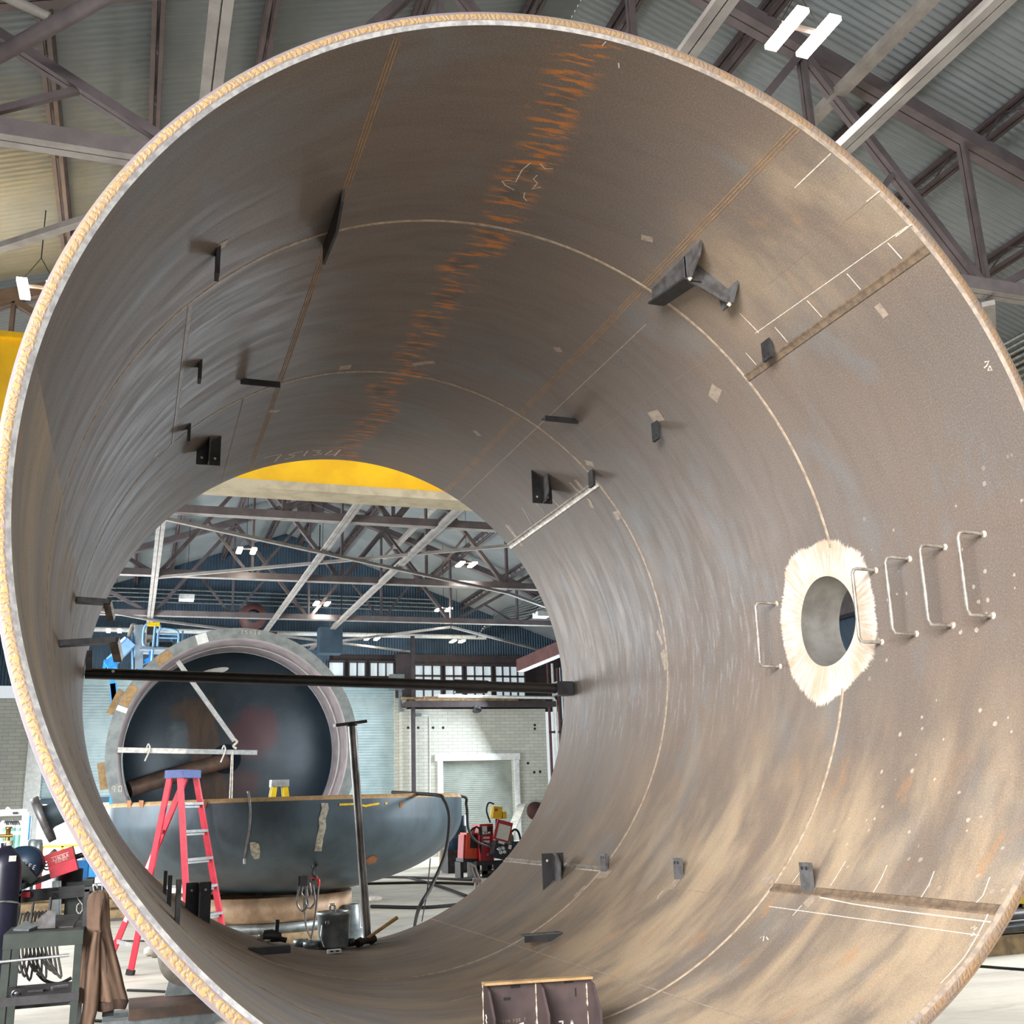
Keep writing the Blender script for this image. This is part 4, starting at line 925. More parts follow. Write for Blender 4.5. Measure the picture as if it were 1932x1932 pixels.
# bucket
bx, by = -0.10, 6.42; bz0 = bottom_z(bx-0.12)+0.006
t = thing('bucket', 'dented galvanised bucket standing inside the far lip of the cylinder', 'bucket', (bx, by, bz0))
b = MB(); b.lathe([(0, 0.004), (0.135, 0.0), (0.137, 0.01), (0.150, 0.27), (0.158, 0.275), (0.158, 0.305), (0.150, 0.31), (0.144, 0.30), (0.130, 0.02), (0, 0.02)], (bx, by, bz0), (0, 0, 1), 40)
for v in b.v:
    if v.y < by and abs(v.z-bz0-0.08) < 0.1 and abs(v.x-bx+0.02) < 0.09: v.y += 0.018
b.build('pail', M['galv'], t)
b = MB(); b.lathe([(0.026, 0), (0.026, 0.012), (0.0, 0.014)], (bx-0.075, by-0.128, bz0+0.22), (0, -1, 0), 14); b.build('handle_ear', M['galv'], t)
b = MB(); b.tube(bez([(bx-0.12, by-0.085, bz0+0.2), (bx-0.135, by-0.12, bz0+0.1), (bx-0.11, by-0.14, bz0+0.02)], 6), 0.006, 6); b.build('bail_handle', M['chrome'], t)
b = MB(); b.tube(bez([(bx-0.02, by+0.02, bz0+0.1), (bx-0.035, by, bz0+0.34), (bx-0.015, by, bz0+0.365), (bx+0.008, by, bz0+0.34), (bx+0.02, by+0.02, bz0+0.1)], 6), 0.011, 8)
tag(b.build('shackle_bolt', M['chrome']), 'bright steel loop sticking up out of the bucket', 'bolt')
# hammer
hx, hy = 0.10, 6.40; hz = bottom_z(0.1)
t = thing('sledge_hammer', 'short sledge hammer with a wooden handle leaning up beside the bucket', 'hammer', (hx, hy, hz))
b = MB(); p = Vector((hx+0.09, hy-0.02, hz+0.05)); b.tube([p+Vector((-0.09, -0.06, -0.01)), p+Vector((-0.05, -0.03, 0)), p+Vector((-0.03, -0.02, 0)), p+Vector((0.03, 0.02, 0)), p+Vector((0.05, 0.03, 0)), p+Vector((0.09, 0.06, 0.01))], [0.038, 0.042, 0.03, 0.03, 0.042, 0.038], 10); b.build('head', M['blackpipe'], t)
b = MB(); b.tube([p+Vector((-0.03, 0.02, -0.01)), p+Vector((0.10, 0.0, 0.07)), p+Vector((0.30, 0.0, 0.185))], [0.014, 0.015, 0.018], 10); b.build('handle', M['wood'], t)
b = MB(); b.lathe([(0.0, -0.03), (0.036, -0.03), (0.036, 0.03), (0, 0.03)], (hx-0.04, hy+0.02, hz+0.042), (1, 0.4, 0), 14); tag(b.build('steel_slug', M['blackpipe']), 'small dark round slug between bucket and hammer', 'slug')
# steel rings
for k, (x, y, r) in enumerate(((-0.385, 6.5, 0.065), (-0.305, 6.42, 0.075))):
    z = bottom_z(x)+0.008; b = MB(); b.lathe([(r*0.55, 0), (r, 0), (r, 0.055), (r*0.55, 0.055), (r*0.55, 0)], (x, y, z), (0, 0, 1), 28)
    tag(b.build('tape_roll', M['galv']), ['silvery roll half hidden, furthest from the bucket', 'silvery roll lying flat next to the bucket'][k], 'roll', 'silvery rolls by the bucket')
x, y = -0.165, 6.02; z = bottom_z(x)+0.004
t = thing('c_bracket', 'small white slotted plate lying in front of the bucket', 'plate', (x, y, z))
b = MB(); b.box((x, y, z+0.016), (0.12, 0.05, 0.03)); b.build('block', M['white'], t)
b = MB(); b.box((x-0.025, y-0.0255, z+0.018), (0.03, 0.003, 0.012)); b.box((x+0.025, y-0.0255, z+0.018), (0.03, 0.003, 0.012)); b.build('slot', M['rubber'], t)
# angle grinder
x, y = -0.66, 6.3; z = bottom_z(x)
t = thing('angle_grinder', 'black angle grinder resting on the curved floor of the cylinder', 'grinder', (x, y, z))
b = MB(); b.tube([(x-0.09, y, z+0.075), (x-0.02, y, z+0.07), (x+0.06, y+0.02, z+0.05)], [0.045, 0.055, 0.04], 12); b.build('body', M['black'], t)
b = MB(); b.lathe([(0.0, 0), (0.062, 0), (0.062, 0.01), (0, 0.012)], (x-0.085, y-0.02, z+0.045), (-0.3, -1, 0.1), 20); b.build('guard', M['chrome'], t)
b = MB(); b.tube([(x+0.03, y, z+0.07), (x+0.035, y, z+0.20)], [0.017, 0.02], 10); b.build('side_handle', M['black'], t)
b = MB(); b.tube([(x+0.05, y+0.02, z+0.04), (x+0.12, y+0.02, z+0.02)], 0.022, 8); b.build('tail', M['rubber'], t)

# ================================================================== vessel roller stand under the cylinder
def roller(x, y, s, lab):
    t = thing('turning_roller', lab, 'roller stand', (x, y, 0), 'roller stands under the cylinder')
    d = Vector((x-0, 0, 0)); th = math.atan2(x, -(0.62-AXZ)); rr = 0.24
    c = Vector((0, y, AXZ))+Vector((math.sin(math.radians(180-s*31))*(RO+rr), 0, math.cos(math.radians(180-s*31))*(RO+rr))); x = c.x
    b = MB(); b.lathe([(0.05, -0.16), (rr-0.03, -0.16), (rr-0.03, -0.15), (rr, -0.15), (rr, 0.15), (rr-0.03, 0.15), (rr-0.03, 0.16), (0.05, 0.16)], c, (0, 1, 0), 36); b.build('wheel', M['tarp'], t)
    for q in (-0.24, 0.24):
        b = MB(); b.prism([(x-0.16, y+q-0.012, 0.2), (x+0.16, y+q-0.012, 0.2), (x+0.07, y+q-0.012, c.z+0.06), (x-0.07, y+q-0.012, c.z+0.06)], (0, 0.024, 0))
        if q > 0 or s > 0: b.build('bearing_cheek', M['galv'], t)
    b = MB(); b.tube([(x, y-0.3, c.z), (x, y+0.3, c.z)], 0.04, 12); b.build('axle', M['dark'], t)
    b = MB(); b.box((x, y, 0.16), (0.9, 0.62, 0.08)); b.build('base_plate', M['rustpipe'], t)
    b = MB(); b.box((x-s*0.33, y-0.1, 0.33), (0.16, 0.22, 0.26)); b.build('gearbox', M['galv'], t)
    b = MB(); b.bar((x+0.2, y-0.27, 0.21), (x+0.02, y-0.27, c.z+0.05), 0.03, 0.09); b.build('brace', M['alu'], t)
    b = MB()
    for q in (-0.2, 0.2): b.box((x, y+q, 0.06), (1.3, 0.14, 0.12))
    b.build('skid_beam', M['galv'], t)
    return t
roller(-1.3, 1.3, -1, 'grey roller stand carrying the cylinder near the brown jacket'); roller(1.3, 1.3, 1, 'roller stand carrying the cylinder on its windowed side, hidden by the shell')
roller(-1.3, 6.15, -1, 'roller stand under the far half of the cylinder near the red ladder'); roller(1.3, 6.15, 1, 'far roller stand on the windowed side')

# ================================================================== flanged vessel behind
vy, vr = 18.0, 2.42; vc = Vector((0.01, 0, 2.955)); VO = Vector((vc.x, 0, vc.z))
t2 = thing('flanged_vessel', 'grey flanged vessel with a dark dished interior lying on its side behind the bowl', 'steel vessel', (vc.x, vy, vc.z-vr))
b = MB(); b.lathe([(2.21, vy), (vr, vy), (vr, vy+0.12), (2.30, vy+0.14)], VO, CY, 120); o = b.build('flange_ring', M['ringface'], t2); 
for p in o.data.polygons: p.use_smooth = False
b = MB(); b.lathe([(2.21, vy), (2.17, vy+0.03), (2.13, vy+1.35)], VO, CY, 120); b.build('inner_wall', M['inwall'], t2)
b = MB(); b.lathe([(2.115, vy+0.46), (2.105, vy+0.48), (2.115, vy+0.5)], VO, CY, 120); b.build('inner_seam', M['white'], t2)
b = MB(); b.lathe([(2.30, vy+0.14), (2.30, vy+6.5)], VO, CY, 96); b.build('outer_shell', M['bowl'], t2)
b = MB(); b.lathe([(2.12*math.cos(a), vy+1.35+1.05*math.sin(a)) for a in [PI/2*k/16 for k in range(17)]], VO, CY, 96); b.build('dished_head', M['stainedhead'], t2)
def headpt(dx, dz, lift=0.01):
    r2 = (dx*dx+dz*dz)/2.12**2; return Vector((vc.x+dx, vy+1.35+1.05*math.sqrt(max(0, 1-r2))-lift, vc.z+dz))
# rust streaks and stains lying on the dished head
def stain(mb, cx, cz, rx, rz, rot=0, n=20, jag=0.15):
    ring = []; 
    for k in range(n):
        a = 2*PI*k/n; q = 1+random.uniform(-jag, jag); u, v = rx*math.cos(a)*q, rz*math.sin(a)*q
        ring.append((cx+u*math.cos(rot)-v*math.sin(rot), cz+u*math.sin(rot)+v*math.cos(rot)))
    vs = [headpt(cx, cz)]
    for f in (0.35, 0.7, 1.0): vs += [headpt(cx+(p-cx)*f, cz+(q-cz)*f) for p, q in ring]
    fs = [(0, 1+k, 1+(k+1) % n) for k in range(n)]
    for l in range(2): fs += [(1+l*n+k, 1+(l+1)*n+k, 1+(l+1)*n+(k+1) % n, 1+l*n+(k+1) % n) for k in range(n)]
    mb.add(vs, fs, 0, True)
hub = headpt(0, -0.05, 0)
b = MB(); b.lathe([(0.0, -0.12), (0.17, -0.12), (0.17, -0.06), (0.30, -0.05), (0.32, 0.0), (0.32, 0.1)], hub, (0, 1, 0), 32); b.build('hub_pad', M['darkhead'], t2)
b = MB(); b.tube([(hub.x, hub.y-0.35, hub.z-0.05), (hub.x-1.0, hub.y-0.55, hub.z-0.32), (hub.x-1.95, hub.y-0.9, hub.z-0.62)], 0.16, 20); b.build('internal_pipe', M['rustpipe'], t2)
for a, wd, m in ((-0.33, 0.22, 'white'), (-0.68, 0.32, 'tan'), (-1.10, 0.42, 'tan'), (-1.22, 0.1, 'white')):
    p = Vector((vc.x+2.31*math.sin(a), vy-0.004, vc.z+2.31*math.cos(a))); b = MB(); b.box(p, (wd, 0.006, 0.17 if m == 'tan' else 0.2), R=Matrix.Rotation(a, 3, 'Y')); b.build('paint_patch', M[m], t2)
b = MB(); letters(b, at_y(455, 1196, vy-0.006), (1, 0, 0), (0, 0, 1), '75136', 0.07, 0.085, 0.002); letters(b, at_y(211, 1494, vy-0.006), (1, 0, 0), (0, 0, 1), '90', 0.1, 0.12, 0.002); b.build('chalk_number', M['chalk'], t2)
b = MB(); p0 = headpt(-0.6, 1.75); stain(b, -0.35, 1.78, 0.30, 0.06, 0.2, 16, 0.05); b.build('port_cutout', M['white'], t2)
for a, z in ((-1.25, 0), (-1.75, 0)):
    pass
b = MB()
for a in (-1.18, -1.75): 
    p = Vector((vc.x+2.47*math.sin(a), vy+0.2, vc.z+2.47*math.cos(a))); b = MB(); b.box(p, (0.5, 0.12, 0.16), R=Matrix.Rotation(a, 3, 'Y')); b.build('strap_block', M['tan'], t2)
# measuring bars set across it
e = at_y(222, 1415, vy-0.06); f_ = at_y(485, 1420, vy-0.06)
t = thing('straightedge_bar', 'square bar wrapped in white tape lying level across the flanged vessel', 'bar', tuple(e))
b = MB(); b.bar(e, f_, 0.05, 0.09); b.build('bar', M['alu'], t)
b = MB(); b.bar(e+(f_-e)*0.0, e+(f_-e)*0.48, 0.056, 0.096); b.build('tape_wrap', M['tape'], t)
for u in (0.2, 0.74):
    b = MB(); p = e+(f_-e)*u; b.tube(bez([p+Vector((0, -0.03, 0.05)), p+Vector((0.03, -0.05, 0.12)), p+Vector((0.06, -0.05, 0.02)), p+Vector((-0.02, -0.06, -0.2))], 5), 0.016, 5); b.build('tape_tail', M['tape'], t)
p0, p1 = at_y(335, 1248, vy-0.02), at_y(442, 1398, vy-0.02)
t = thing('prop_bar', 'pale square bar slanting from the flange rim to the hub of the flanged vessel', 'bar', tuple(p0))
b = MB(); b.bar(p0, p1, 0.09, 0.09); b.build('bar', M['alu'], t)
b = MB(); b.tube(bez([p1+Vector((-.03, -.05, .05)), p1+Vector((.05, -.06, -.02)), p1+Vector((-.02, -.07, -.1)), p1+Vector((.04, -.06, -.15))], 5), 0.025, 6); b.build('lashing', M['rag'], t)
p2 = at_y(438, 1420, vy-0.08)
for k, dx in enumerate((-0.02, 0.03)):
    b = MB(); b.tube([p2+Vector((dx*0.5, 0, 0.05)), p2+Vector((dx, 0, -1.15))], 0.014, 5); tag(b.build('plumb_string', M['rag']), 'white string hanging from the taped bar', 'string', 'strings on the taped bar')
# saddles of the flanged vessel
for y in (19.2, 23.0):
    b = MB(); pts = [(vc.x+2.32*math.sin(a), y, vc.z+2.32*math.cos(a)) for a in [PI*0.72+PI*0.56*k/12 for k in range(13)]]
    b.prism([(1.9, y, 0), (-1.9, y, 0)]+pts[::-1], (0, 0.3, 0)); tag(b.build('vessel_saddle', M['lumber']), 'timber saddle under the %s of the flanged vessel' % ('mouth' if y < 20 else 'tail'), 'saddle')

# ================================================================== dished bowl on its skirt
bc = Vector((0.19, 11.75, 0)); br_, bzr, bd = 2.445, 1.885, 1.26
t = thing('dished_head_bowl', 'blue-black dished steel head lying open side up on a tan ring stand', 'bowl', (bc.x, bc.y, 0.62))
prof = [(br_*math.cos(a), bzr-0.28-(bd-0.28)*math.sin(a)) for a in [PI/2*(1-k/24) for k in range(25)]]
prof += [(br_, bzr-0.05)]
b = MB(); b.lathe(prof, (bc.x, bc.y, 0), (0, 0, 1), 120); b.build('outer_dish', M['bowl'], t)
b = MB(); b.lathe([(br_, bzr-0.05), (br_-0.02, bzr), (br_-0.06, bzr)], (bc.x, bc.y, 0), (0, 0, 1), 120); b.build('bevelled_rim', M['tan'], t)
b = MB(); b.lathe([(br_-0.06, bzr)]+[((br_-0.06)*math.cos(a), bzr-0.28-(bd-0.34)*math.sin(a)) for a in [PI/2*k/16 for k in range(17)]], (bc.x, bc.y, 0), (0, 0, 1), 96); b.build('inner_dish', M['darkhead'], t)
def bowl_hit(px, py):
    d = ray(px, py); o = CAM_LOC-Vector((bc.x, bc.y, 0)); a = d.x**2+d.y**2; h = o.x*d.x+o.y*d.y; c = o.x**2+o.y**2-br_**2; tt = (-h-math.sqrt(max(0, h*h-a*c)))/a; p = CAM_LOC+d*tt
    if p.z > bzr-0.28: return p - Vector((d.x, d.y, 0)).normalized()*0.006
    k = (bd-0.28)/br_; o2 = Vector((o.x, o.y, (CAM_LOC.z-bzr+0.28)/k)); d2 = Vector((d.x, d.y, d.z/k)); a = d2.dot(d2); h = o2.dot(d2); c = o2.dot(o2)-br_**2
    tt = (-h-math.sqrt(max(0, h*h-a*c)))/a; p = CAM_LOC+d*tt; return p-d.normalized()*0.008
def patch(mb, pts):
    vs = [bowl_hit(*p) for p in pts]; c = bowl_hit(sum(p[0] for p in pts)/len(pts), sum(p[1] for p in pts)/len(pts)); n = len(vs)
    mb.add([c]+vs, [(0, 1+k, 1+(k+1) % n) for k in range(n)])
def bstrip(mb, pts, w):
    for i in range(len(pts)-1):
        p, q = pts[i], pts[i+1]; patch(mb, [(p[0]-w/2, p[1]), (p[0]+w/2, p[1]), (q[0]+w/2, q[1]), (q[0]-w/2, q[1])])
b = MB(); patch(b, [(471, 1590), (480, 1588), (489, 1592), (491, 1607), (489, 1620), (480, 1621), (474, 1612)]); bstrip(b, [(612, 1515), (614, 1525), (608, 1545), (609, 1560), (604, 1580), (600, 1606)], 13); b.build('brushed_patch', M['brushed'], t)
b = MB(); bstrip(b, [(640, 1519), (655, 1516), (672, 1517), (690, 1521), (705, 1518), (717, 1515)], 5) if False else None
for (p, q) in (((640, 1518), (668, 1517)), ((668, 1517), (692, 1521)), ((692, 1520), (716, 1516)), ((727, 1516), (731, 1515))): patch(b, [(p[0], p[1]-2), (q[0], q[1]-2), (q[0], q[1]+2), (p[0], p[1]+2)])
b.build('crayon_mark', M['crayon'], t)
b = MB(); patch(b, [(240, 1510), (247, 1510), (247, 1524), (240, 1525)]); patch(b, [(262, 1510), (271, 1510), (270, 1523), (263, 1523)]); patch(b, [(385, 1510), (391, 1508), (390, 1520), (386, 1526)]); patch(b, [(690, 1622), (702, 1614), (714, 1617), (708, 1628), (694, 1632)]); patch(b, [(754, 1515), (761, 1512), (760, 1522), (755, 1524)]); b.build('rust_spot', M['rustspot'], t)
t = thing('ring_stand', 'tan rusty ring stand on a steel base under the dark bowl', 'stand', (bc.x-0.25, bc.y, 0))
sx_ = bc.x-0.25
b = MB(); b.lathe([(1.02, 0.62), (1.14, 0.66), (1.14, 0.40), (0.98, 0.34)], (sx_, bc.y, 0), (0, 0, 1), 72); b.build('ring', M['skirt'], t)
b = MB(); b.lathe([(0.98, 0.34), (1.02, 0.34), (1.02, 0.22), (0.98, 0.22)], (sx_, bc.y, 0), (0, 0, 1), 72); b.build('bright_band', M['galv'], t)
b = MB(); b.lathe([(1.10, 0.22), (1.12, 0.0), (0.8, 0.0), (0.8, 0.22), (1.10, 0.22)], (sx_, bc.y, 0), (0, 0, 1), 72); b.build('timber_base', M['lumber'], t)
b = MB(); b.lathe([(0.10, 0.50), (0.12, 0.2), (0.26, 0.17), (0.26, 0.0)], (sx_+1.02, bc.y-0.75, 0), (0, 0, 1), 24); b.build('flanged_foot', M['galv'], t)
# cord hanging over the bowl rim
b = MB(); p = [bowl_hit(469, 1504), bowl_hit(472, 1530), bowl_hit(470, 1565), bowl_hit(464, 1600), bowl_hit(461, 1620)]
off = Vector((0, -0.03, 0)); b.tube(bez([p[0]+Vector((0, 0.12, 0.06)), p[0]+Vector((0, -0.01, 0.04))]+[q+off for q in p[1:]], 5), 0.013, 7); o = b.build('cord', M['cable']); tag(o, 'grey cord with a metal end hanging over the rim of the bowl', 'cord')
b = MB(); b.tube([p[4]+off, p[4]+off+Vector((0, 0, -0.06))], 0.02, 7); b.build('metal_end', M['chrome'], o)
# clamps and shackles hung on a cable
hp = bowl_hit(600, 1632)+Vector((0, -0.05, 0))
t = thing('hanging_rigging', 'bunch of shackles and clamps hung on a hook against the bowl', 'rigging', tuple(hp))
yc = hp.y-0.06
def PY(px, py, y=None): return at_y(px, py, yc if y is None else y)
b = MB(); b.tube(bez([PY(594, 1636), PY(590, 1648), PY(597, 1655), PY(590, 1662)], 5), 0.018, 7); b.tube([PY(588, 1633), PY(592, 1645)], 0.012, 6); b.tube([hp+Vector((0.0, 0.12, 0.0)), PY(594, 1640)], 0.02, 7); b.build('hook', M['dark'], t)
b = MB(); b.tube(bez([PY(563, 1651), PY(575, 1655), PY(585, 1656)], 5), 0.014, 6); b.build('copper_clip', M['rustpipe'], t)
b = MB(); b.box(PY(572, 1662), (0.09, 0.05, 0.12)); b.tube([PY(564, 1652), PY(563, 1680)], 0.012, 6); b.build('clamp_body', M['black'], t)
b = MB(); b.tube(bez([PY(585, 1656), PY(595, 1657), PY(601, 1660), PY(601, 1672)], 5), [0.014]*10+[0.018]*6, 7); b.build('red_grip', M['redpaint'], t)
for k, (cx, cy, w, h) in enumerate(((571, 1695, 9, 24), (585, 1692, 8, 22), (578, 1680, 8, 14))):
    b = MB(); b.tube(bez([PY(cx-w*.7, cy-h), PY(cx-w, cy-h*.2), PY(cx-w*1.1, cy+h*.5), PY(cx, cy+h), PY(cx+w*1.1, cy+h*.5), PY(cx+w, cy-h*.2), PY(cx+w*.7, cy-h)], 5), 0.014, 8); b.build('shackle', M['steelpipe'], t)
b = MB(); b.tube(bez([PY(573, 1692), PY(575, 1725), PY(578, 1750), PY(588, 1772)], 6), 0.012, 6); b.build('lead', M['cable'], t)
b = MB(); b.tube(bez([PY(601, 1670), PY(597, 1710), PY(592, 1745), PY(587, 1775)], 6), 0.013, 6); b.build('lead', M['cable'], t)
# welding leads over the rim
for k, (pts, r, lab) in enumerate((([bc+Vector((1.2, -1.3, 1.92)), at_y(822, 1500, 9.3), at_y(838, 1510, 9.2), at_y(848, 1545, 9.1), at_y(840, 1610, 9.0), at_y(815, 1670, 8.8), at_y(790, 1715, 8.6), at_z(781, 1755, 0.02)], 0.022, 'thick black cable draped over the bowl rim and down to the floor'),
                                   ([bc+Vector((1.7, 0.3, 1.9)), at_y(868, 1502, 12.4), at_y(880, 1520, 12.6), at_y(884, 1565, 14), at_y(900, 1588, 18), at_y(925, 1598, 22)], 0.022, 'black cable looping from the bowl rim to the red wire feeder'),
                                   ([at_y(812, 1620, 12), at_y(806, 1680, 11.5), at_z(796, 1738, 0.02)], 0.008, 'thin dark cord hanging from the bowl to the floor'))):
    b = MB(); b.tube(bez(pts, 8), r, 8); tag(b.build('cable', M['rubber']), lab, 'cable')
for k, (a, c, d) in enumerate((((640, 1655), (760, 1655), (890, 1660)), ((660, 1668), (800, 1665), (900, 1668)), ((770, 1655), (830, 1672), (880, 1690)), ((700, 1710), (800, 1712), (870, 1706)))):
    b = MB(); b.tube(bez([at_z(*a, 0.03), at_z(*c, 0.03), at_z(*d, 0.03)], 8), 0.03, 6)
    tag(b.build('floor_cable', M['rubber']), ['dark lead lying on the floor, highest of those right of the bowl', 'pair lead on the floor running to the bent pipe frame', 'twisted lead with a bright clamp on the bright floor', 'lead crossing the sunlit floor nearest the pipe post'][k], 'cable', 'leads on the floor')
b = MB(); b.lathe([(0, 0), (0.2, 0.0), (0.22, 0.06), (0.12, 0.1), (0, 0.1)], at_z(700, 1700, 0.0), (0, 0, 1), 20); tag(b.build('rag', M['rag']), 'white cloth lump on the floor beside the pipe post', 'rag')
# ================================================================== stepladders
def stepladder(name, lab, cat, feetA, feetB, top, capw, m, mcap, mtread, nst):
    """feetA: two feet of the rear frame, feetB: two of the tread side; top: centre of the cap"""
    top = Vector(top); cenA = (Vector(feetA[0])+Vector(feetA[1]))/2; cenB = (Vector(feetB[0])+Vector(feetB[1]))/2
    t = thing(name, lab, cat, ((cenA+cenB)/2).to_tuple()); u = (cenB-cenA).normalized(); w = Vector((-u.y, u.x, 0))
    if (Vector(feetA[0])-Vector(feetA[1])).dot(w) < 0: w = -w
    out = {}
    for nm, feet, off in (('rear_rail', feetA, -0.07), ('front_rail', feetB, 0.07)):
        for k, s in enumerate((1, -1)):
            p = Vector(feet[k]); q = top+u*off+w*s*capw/2; d = (q-p).normalized()
            b = MB(); b.bar(p, q, 0.028, 0.07, u); o = b.build(nm, M[m], t); out[nm, k] = (p, q)
            f = MB(); f.bar(p-d*0.0, p+d*0.06, 0.05, 0.09, u); f.build('rubber_foot', M['rubber'], o)
            if nm == 'rear_rail' and k == 1 and nst > 5:
                for uu, hh, mm in ((0.42, 0.10, 'lyellow'), (0.56, 0.09, 'paper'), (0.28, 0.08, 'paper')):
                    c = p+(q-p)*uu; f = MB(); f.bar(c-d*hh, c+d*hh, 0.032, 0.05, u); f.build('safety_label', M[mm], o)
    b = MB(); b.box(top+Vector((0, 0, 0.03)), (capw+0.06, 0.24, 0.09), math.atan2(w.y, w.x)); b.build('top_cap', M[mcap], t)
    for k in range(nst):
        u1 = (k+1)/(nst+1)
        (p0, q0), (p1, q1) = out['front_rail', 0], out['front_rail', 1]; a, c = p0+(q0-p0)*u1, p1+(q1-p1)*u1
        b = MB(); b.bar(a, c, 0.085, 0.03); b.bar(a-Vector((0, 0, .03)), c-Vector((0, 0, .03)), 0.02, 0.03); b.build('tread', M[mtread], t)
        if k % 2 == 0 or nst < 5:
            (p0, q0), (p1, q1) = out['rear_rail', 0], out['rear_rail', 1]; a, c = p0+(q0-p0)*u1, p1+(q1-p1)*u1
            b = MB(); b.bar(a, c, 0.02, 0.045); b.build('rear_brace', M[mtread], t)
    for k in range(2):
        (p0, q0), (p1, q1) = out['rear_rail', k], out['front_rail', k]; b = MB(); b.bar(p0+(q0-p0)*0.42, p1+(q1-p1)*0.42, 0.02, 0.05); b.build('spreader', M[mtread], t)
    return t
stepladder('step_ladder', 'red fibreglass stepladder with a blue top standing in front of the bowl', 'ladder',
           ((-1.815, 9.6, 0), (-2.08, 10.35, 0)), ((-1.2, 8.9, 0), (-0.74, 9.5, 0)), (-1.36, 9.35, 2.14), 0.30, 'red', 'bluecap', 'alu', 6)
p = at_y(527, 1478, 11.2)
stepladder('step_ladder', 'yellow stepladder whose top just shows above the rim of the bowl', 'ladder', ((p.x-0.25, 11.0, 0.66), (p.x-0.25, 11.5, 0.66)), ((p.x+0.25, 11.0, 0.66), (p.x+0.25, 11.5, 0.66)), (p.x, 11.2, p.z-0.03), 0.16, 'lyellow', 'alu', 'alu', 3)

# ================================================================== blue boom lift
LY = 29.0
L = lambda px, py, y=LY: at_y(px, py, y)
base = L(262, 1330); base.z = 0
t = thing('boom_lift', 'blue boom lift with a railed platform raised behind the flanged vessel', 'lift', (base.x, LY, 0))
b = MB(); b.box((base.x, LY, 0.75), (2.0, 3.2, 0.9)); b.build('chassis', M['bluepaint'], t)
for sx in (-1, 1):
    for sy in (-1, 1):
        b = MB(); b.lathe([(0.12, -0.15), (0.45, -0.15), (0.45, 0.15), (0.12, 0.15)], (base.x+sx*1.05, LY+sy*1.1, 0.45), (1, 0, 0), 24); b.build('wheel', M['rubber'], t)
b = MB(); b.bar(L(217, 1330), L(207, 1240), 0.14, 0.2, (0, 1, 0)); b.bar(L(222, 1400), L(214, 1290), 0.2, 0.2, (0, 1, 0)); b.bar((L(222, 1400).x, LY, 0.9), L(222, 1400), 0.25, 0.25, (0, 1, 0)); b.build('riser_boom', M['bluepaint'], t)
b = MB(); b.bar(L(200, 1256), L(222, 1242), 0.25, 0.35, (0, 1, 0)); b.bar(L(196, 1262), L(199, 1245), 0.08, 0.1, (0, 1, 0)); b.box(L(214, 1257), (0.22, 0.3, 0.14)); b.build('knuckle', M['bluepaint'], t)
b = MB(); b.bar(L(208, 1250), L(248, 1212), 0.3, 0.34, (0, 1, 0)); b.build('main_boom', M['blueletter'], t)
b = MB(); b.bar(L(228, 1228), L(247, 1210), 0.3, 0.2, (0, 1, 0)); b.build('boom_insert', M['bluepaint'], t)
b = MB(); b.bar(L(226, 1218), L(240, 1206), 0.2, 0.16, (0, 1, 0)); b.build('hose_tray', M['white'], t)
b = MB(); b.tube(bez([L(216, 1232), L(216, 1222), L(224, 1219), L(231, 1222)], 5), 0.06, 7); b.tube(bez([L(242, 1206), L(248, 1186), L(252, 1179), L(257, 1185), L(256, 1200)], 6), 0.07, 7); b.build('hose_loop', M['tarp'], t)
b = MB(); b.bar(L(262, 1262), L(263, 1180), 0.22, 0.26, (0, 1, 0)); b.build('jib_mast', M['greysteel'], t)
b = MB(); b.bar(L(250, 1275), L(248, 1190), 0.05, 0.08, (0, 1, 0)); b.bar(L(254, 1240), L(254, 1180), 0.04, 0.08, (0, 1, 0)); b.build('mast_rail', M['blueletter'], t)
b = MB(); b.bar(L(265, 1252), L(287, 1243), 0.12, 0.2, (0, 1, 0)); b.bar(L(284, 1250), L(285, 1228), 0.12, 0.1, (0, 1, 0)); b.bar(L(262, 1258), L(266, 1272), 0.12, 0.14, (0, 1, 0)); b.build('platform_bracket', M['bluepaint'], t)
b = MB()
for q in ((255, 1240), (258, 1255), (262, 1268), (256, 1262)): b.tube(bez([L(*q), L(q[0]+5, q[1]-4), L(q[0]+3, q[1]+6)], 4), 0.05, 6)
b.build('hose_bundle', M['rubber'], t)
b = MB()
for yy in (LY-0.4, LY+0.5):
    b.tube(bez([L(290, 1222, yy), L(275, 1220, yy), L(270, 1212, yy), L(272, 1185, yy), L(280, 1177, yy), L(300, 1178, yy), L(302, 1190, yy)], 5), 0.035, 7)
    b.tube(bez([L(297, 1220, yy), L(299, 1192, yy), L(306, 1186, yy), L(330, 1189, yy), L(337, 1196, yy), L(336, 1215, yy)], 5), 0.035, 7)
    b.tube([L(298, 1196, yy), L(335, 1197, yy)], 0.025, 6); b.tube([L(296, 1203, yy), L(334, 1204, yy)], 0.025, 6); b.tube([L(293, 1180, yy), L(286, 1250, yy)], 0.04, 7); b.tube([L(297, 1222, yy), L(340, 1226, yy)], 0.035, 7)
for q in ((280, 1177), (330, 1189), (272, 1212)): b.tube([L(*q, LY-0.4), L(*q, LY+0.5)], 0.03, 6)
b.tube(bez([L(326, 1215), L(323, 1208), L(326, 1202), L(336, 1201)], 5), 0.025, 6); b.tube([L(345, 1190), L(343, 1215)], 0.03, 6)
b.build('guard_rail', M['blueletter'], t)
b = MB(); b.box((L(310, 1228).x, LY+0.05, L(310, 1228).z), (1.4, 1.0, 0.06)); b.build('platform_deck', M['greysteel'], t)
b = MB(); b.box(L(290, 1178, LY-0.42), (0.34, 0.1, 0.11)); b.build('yellow_pad', M['lyellow'], t)
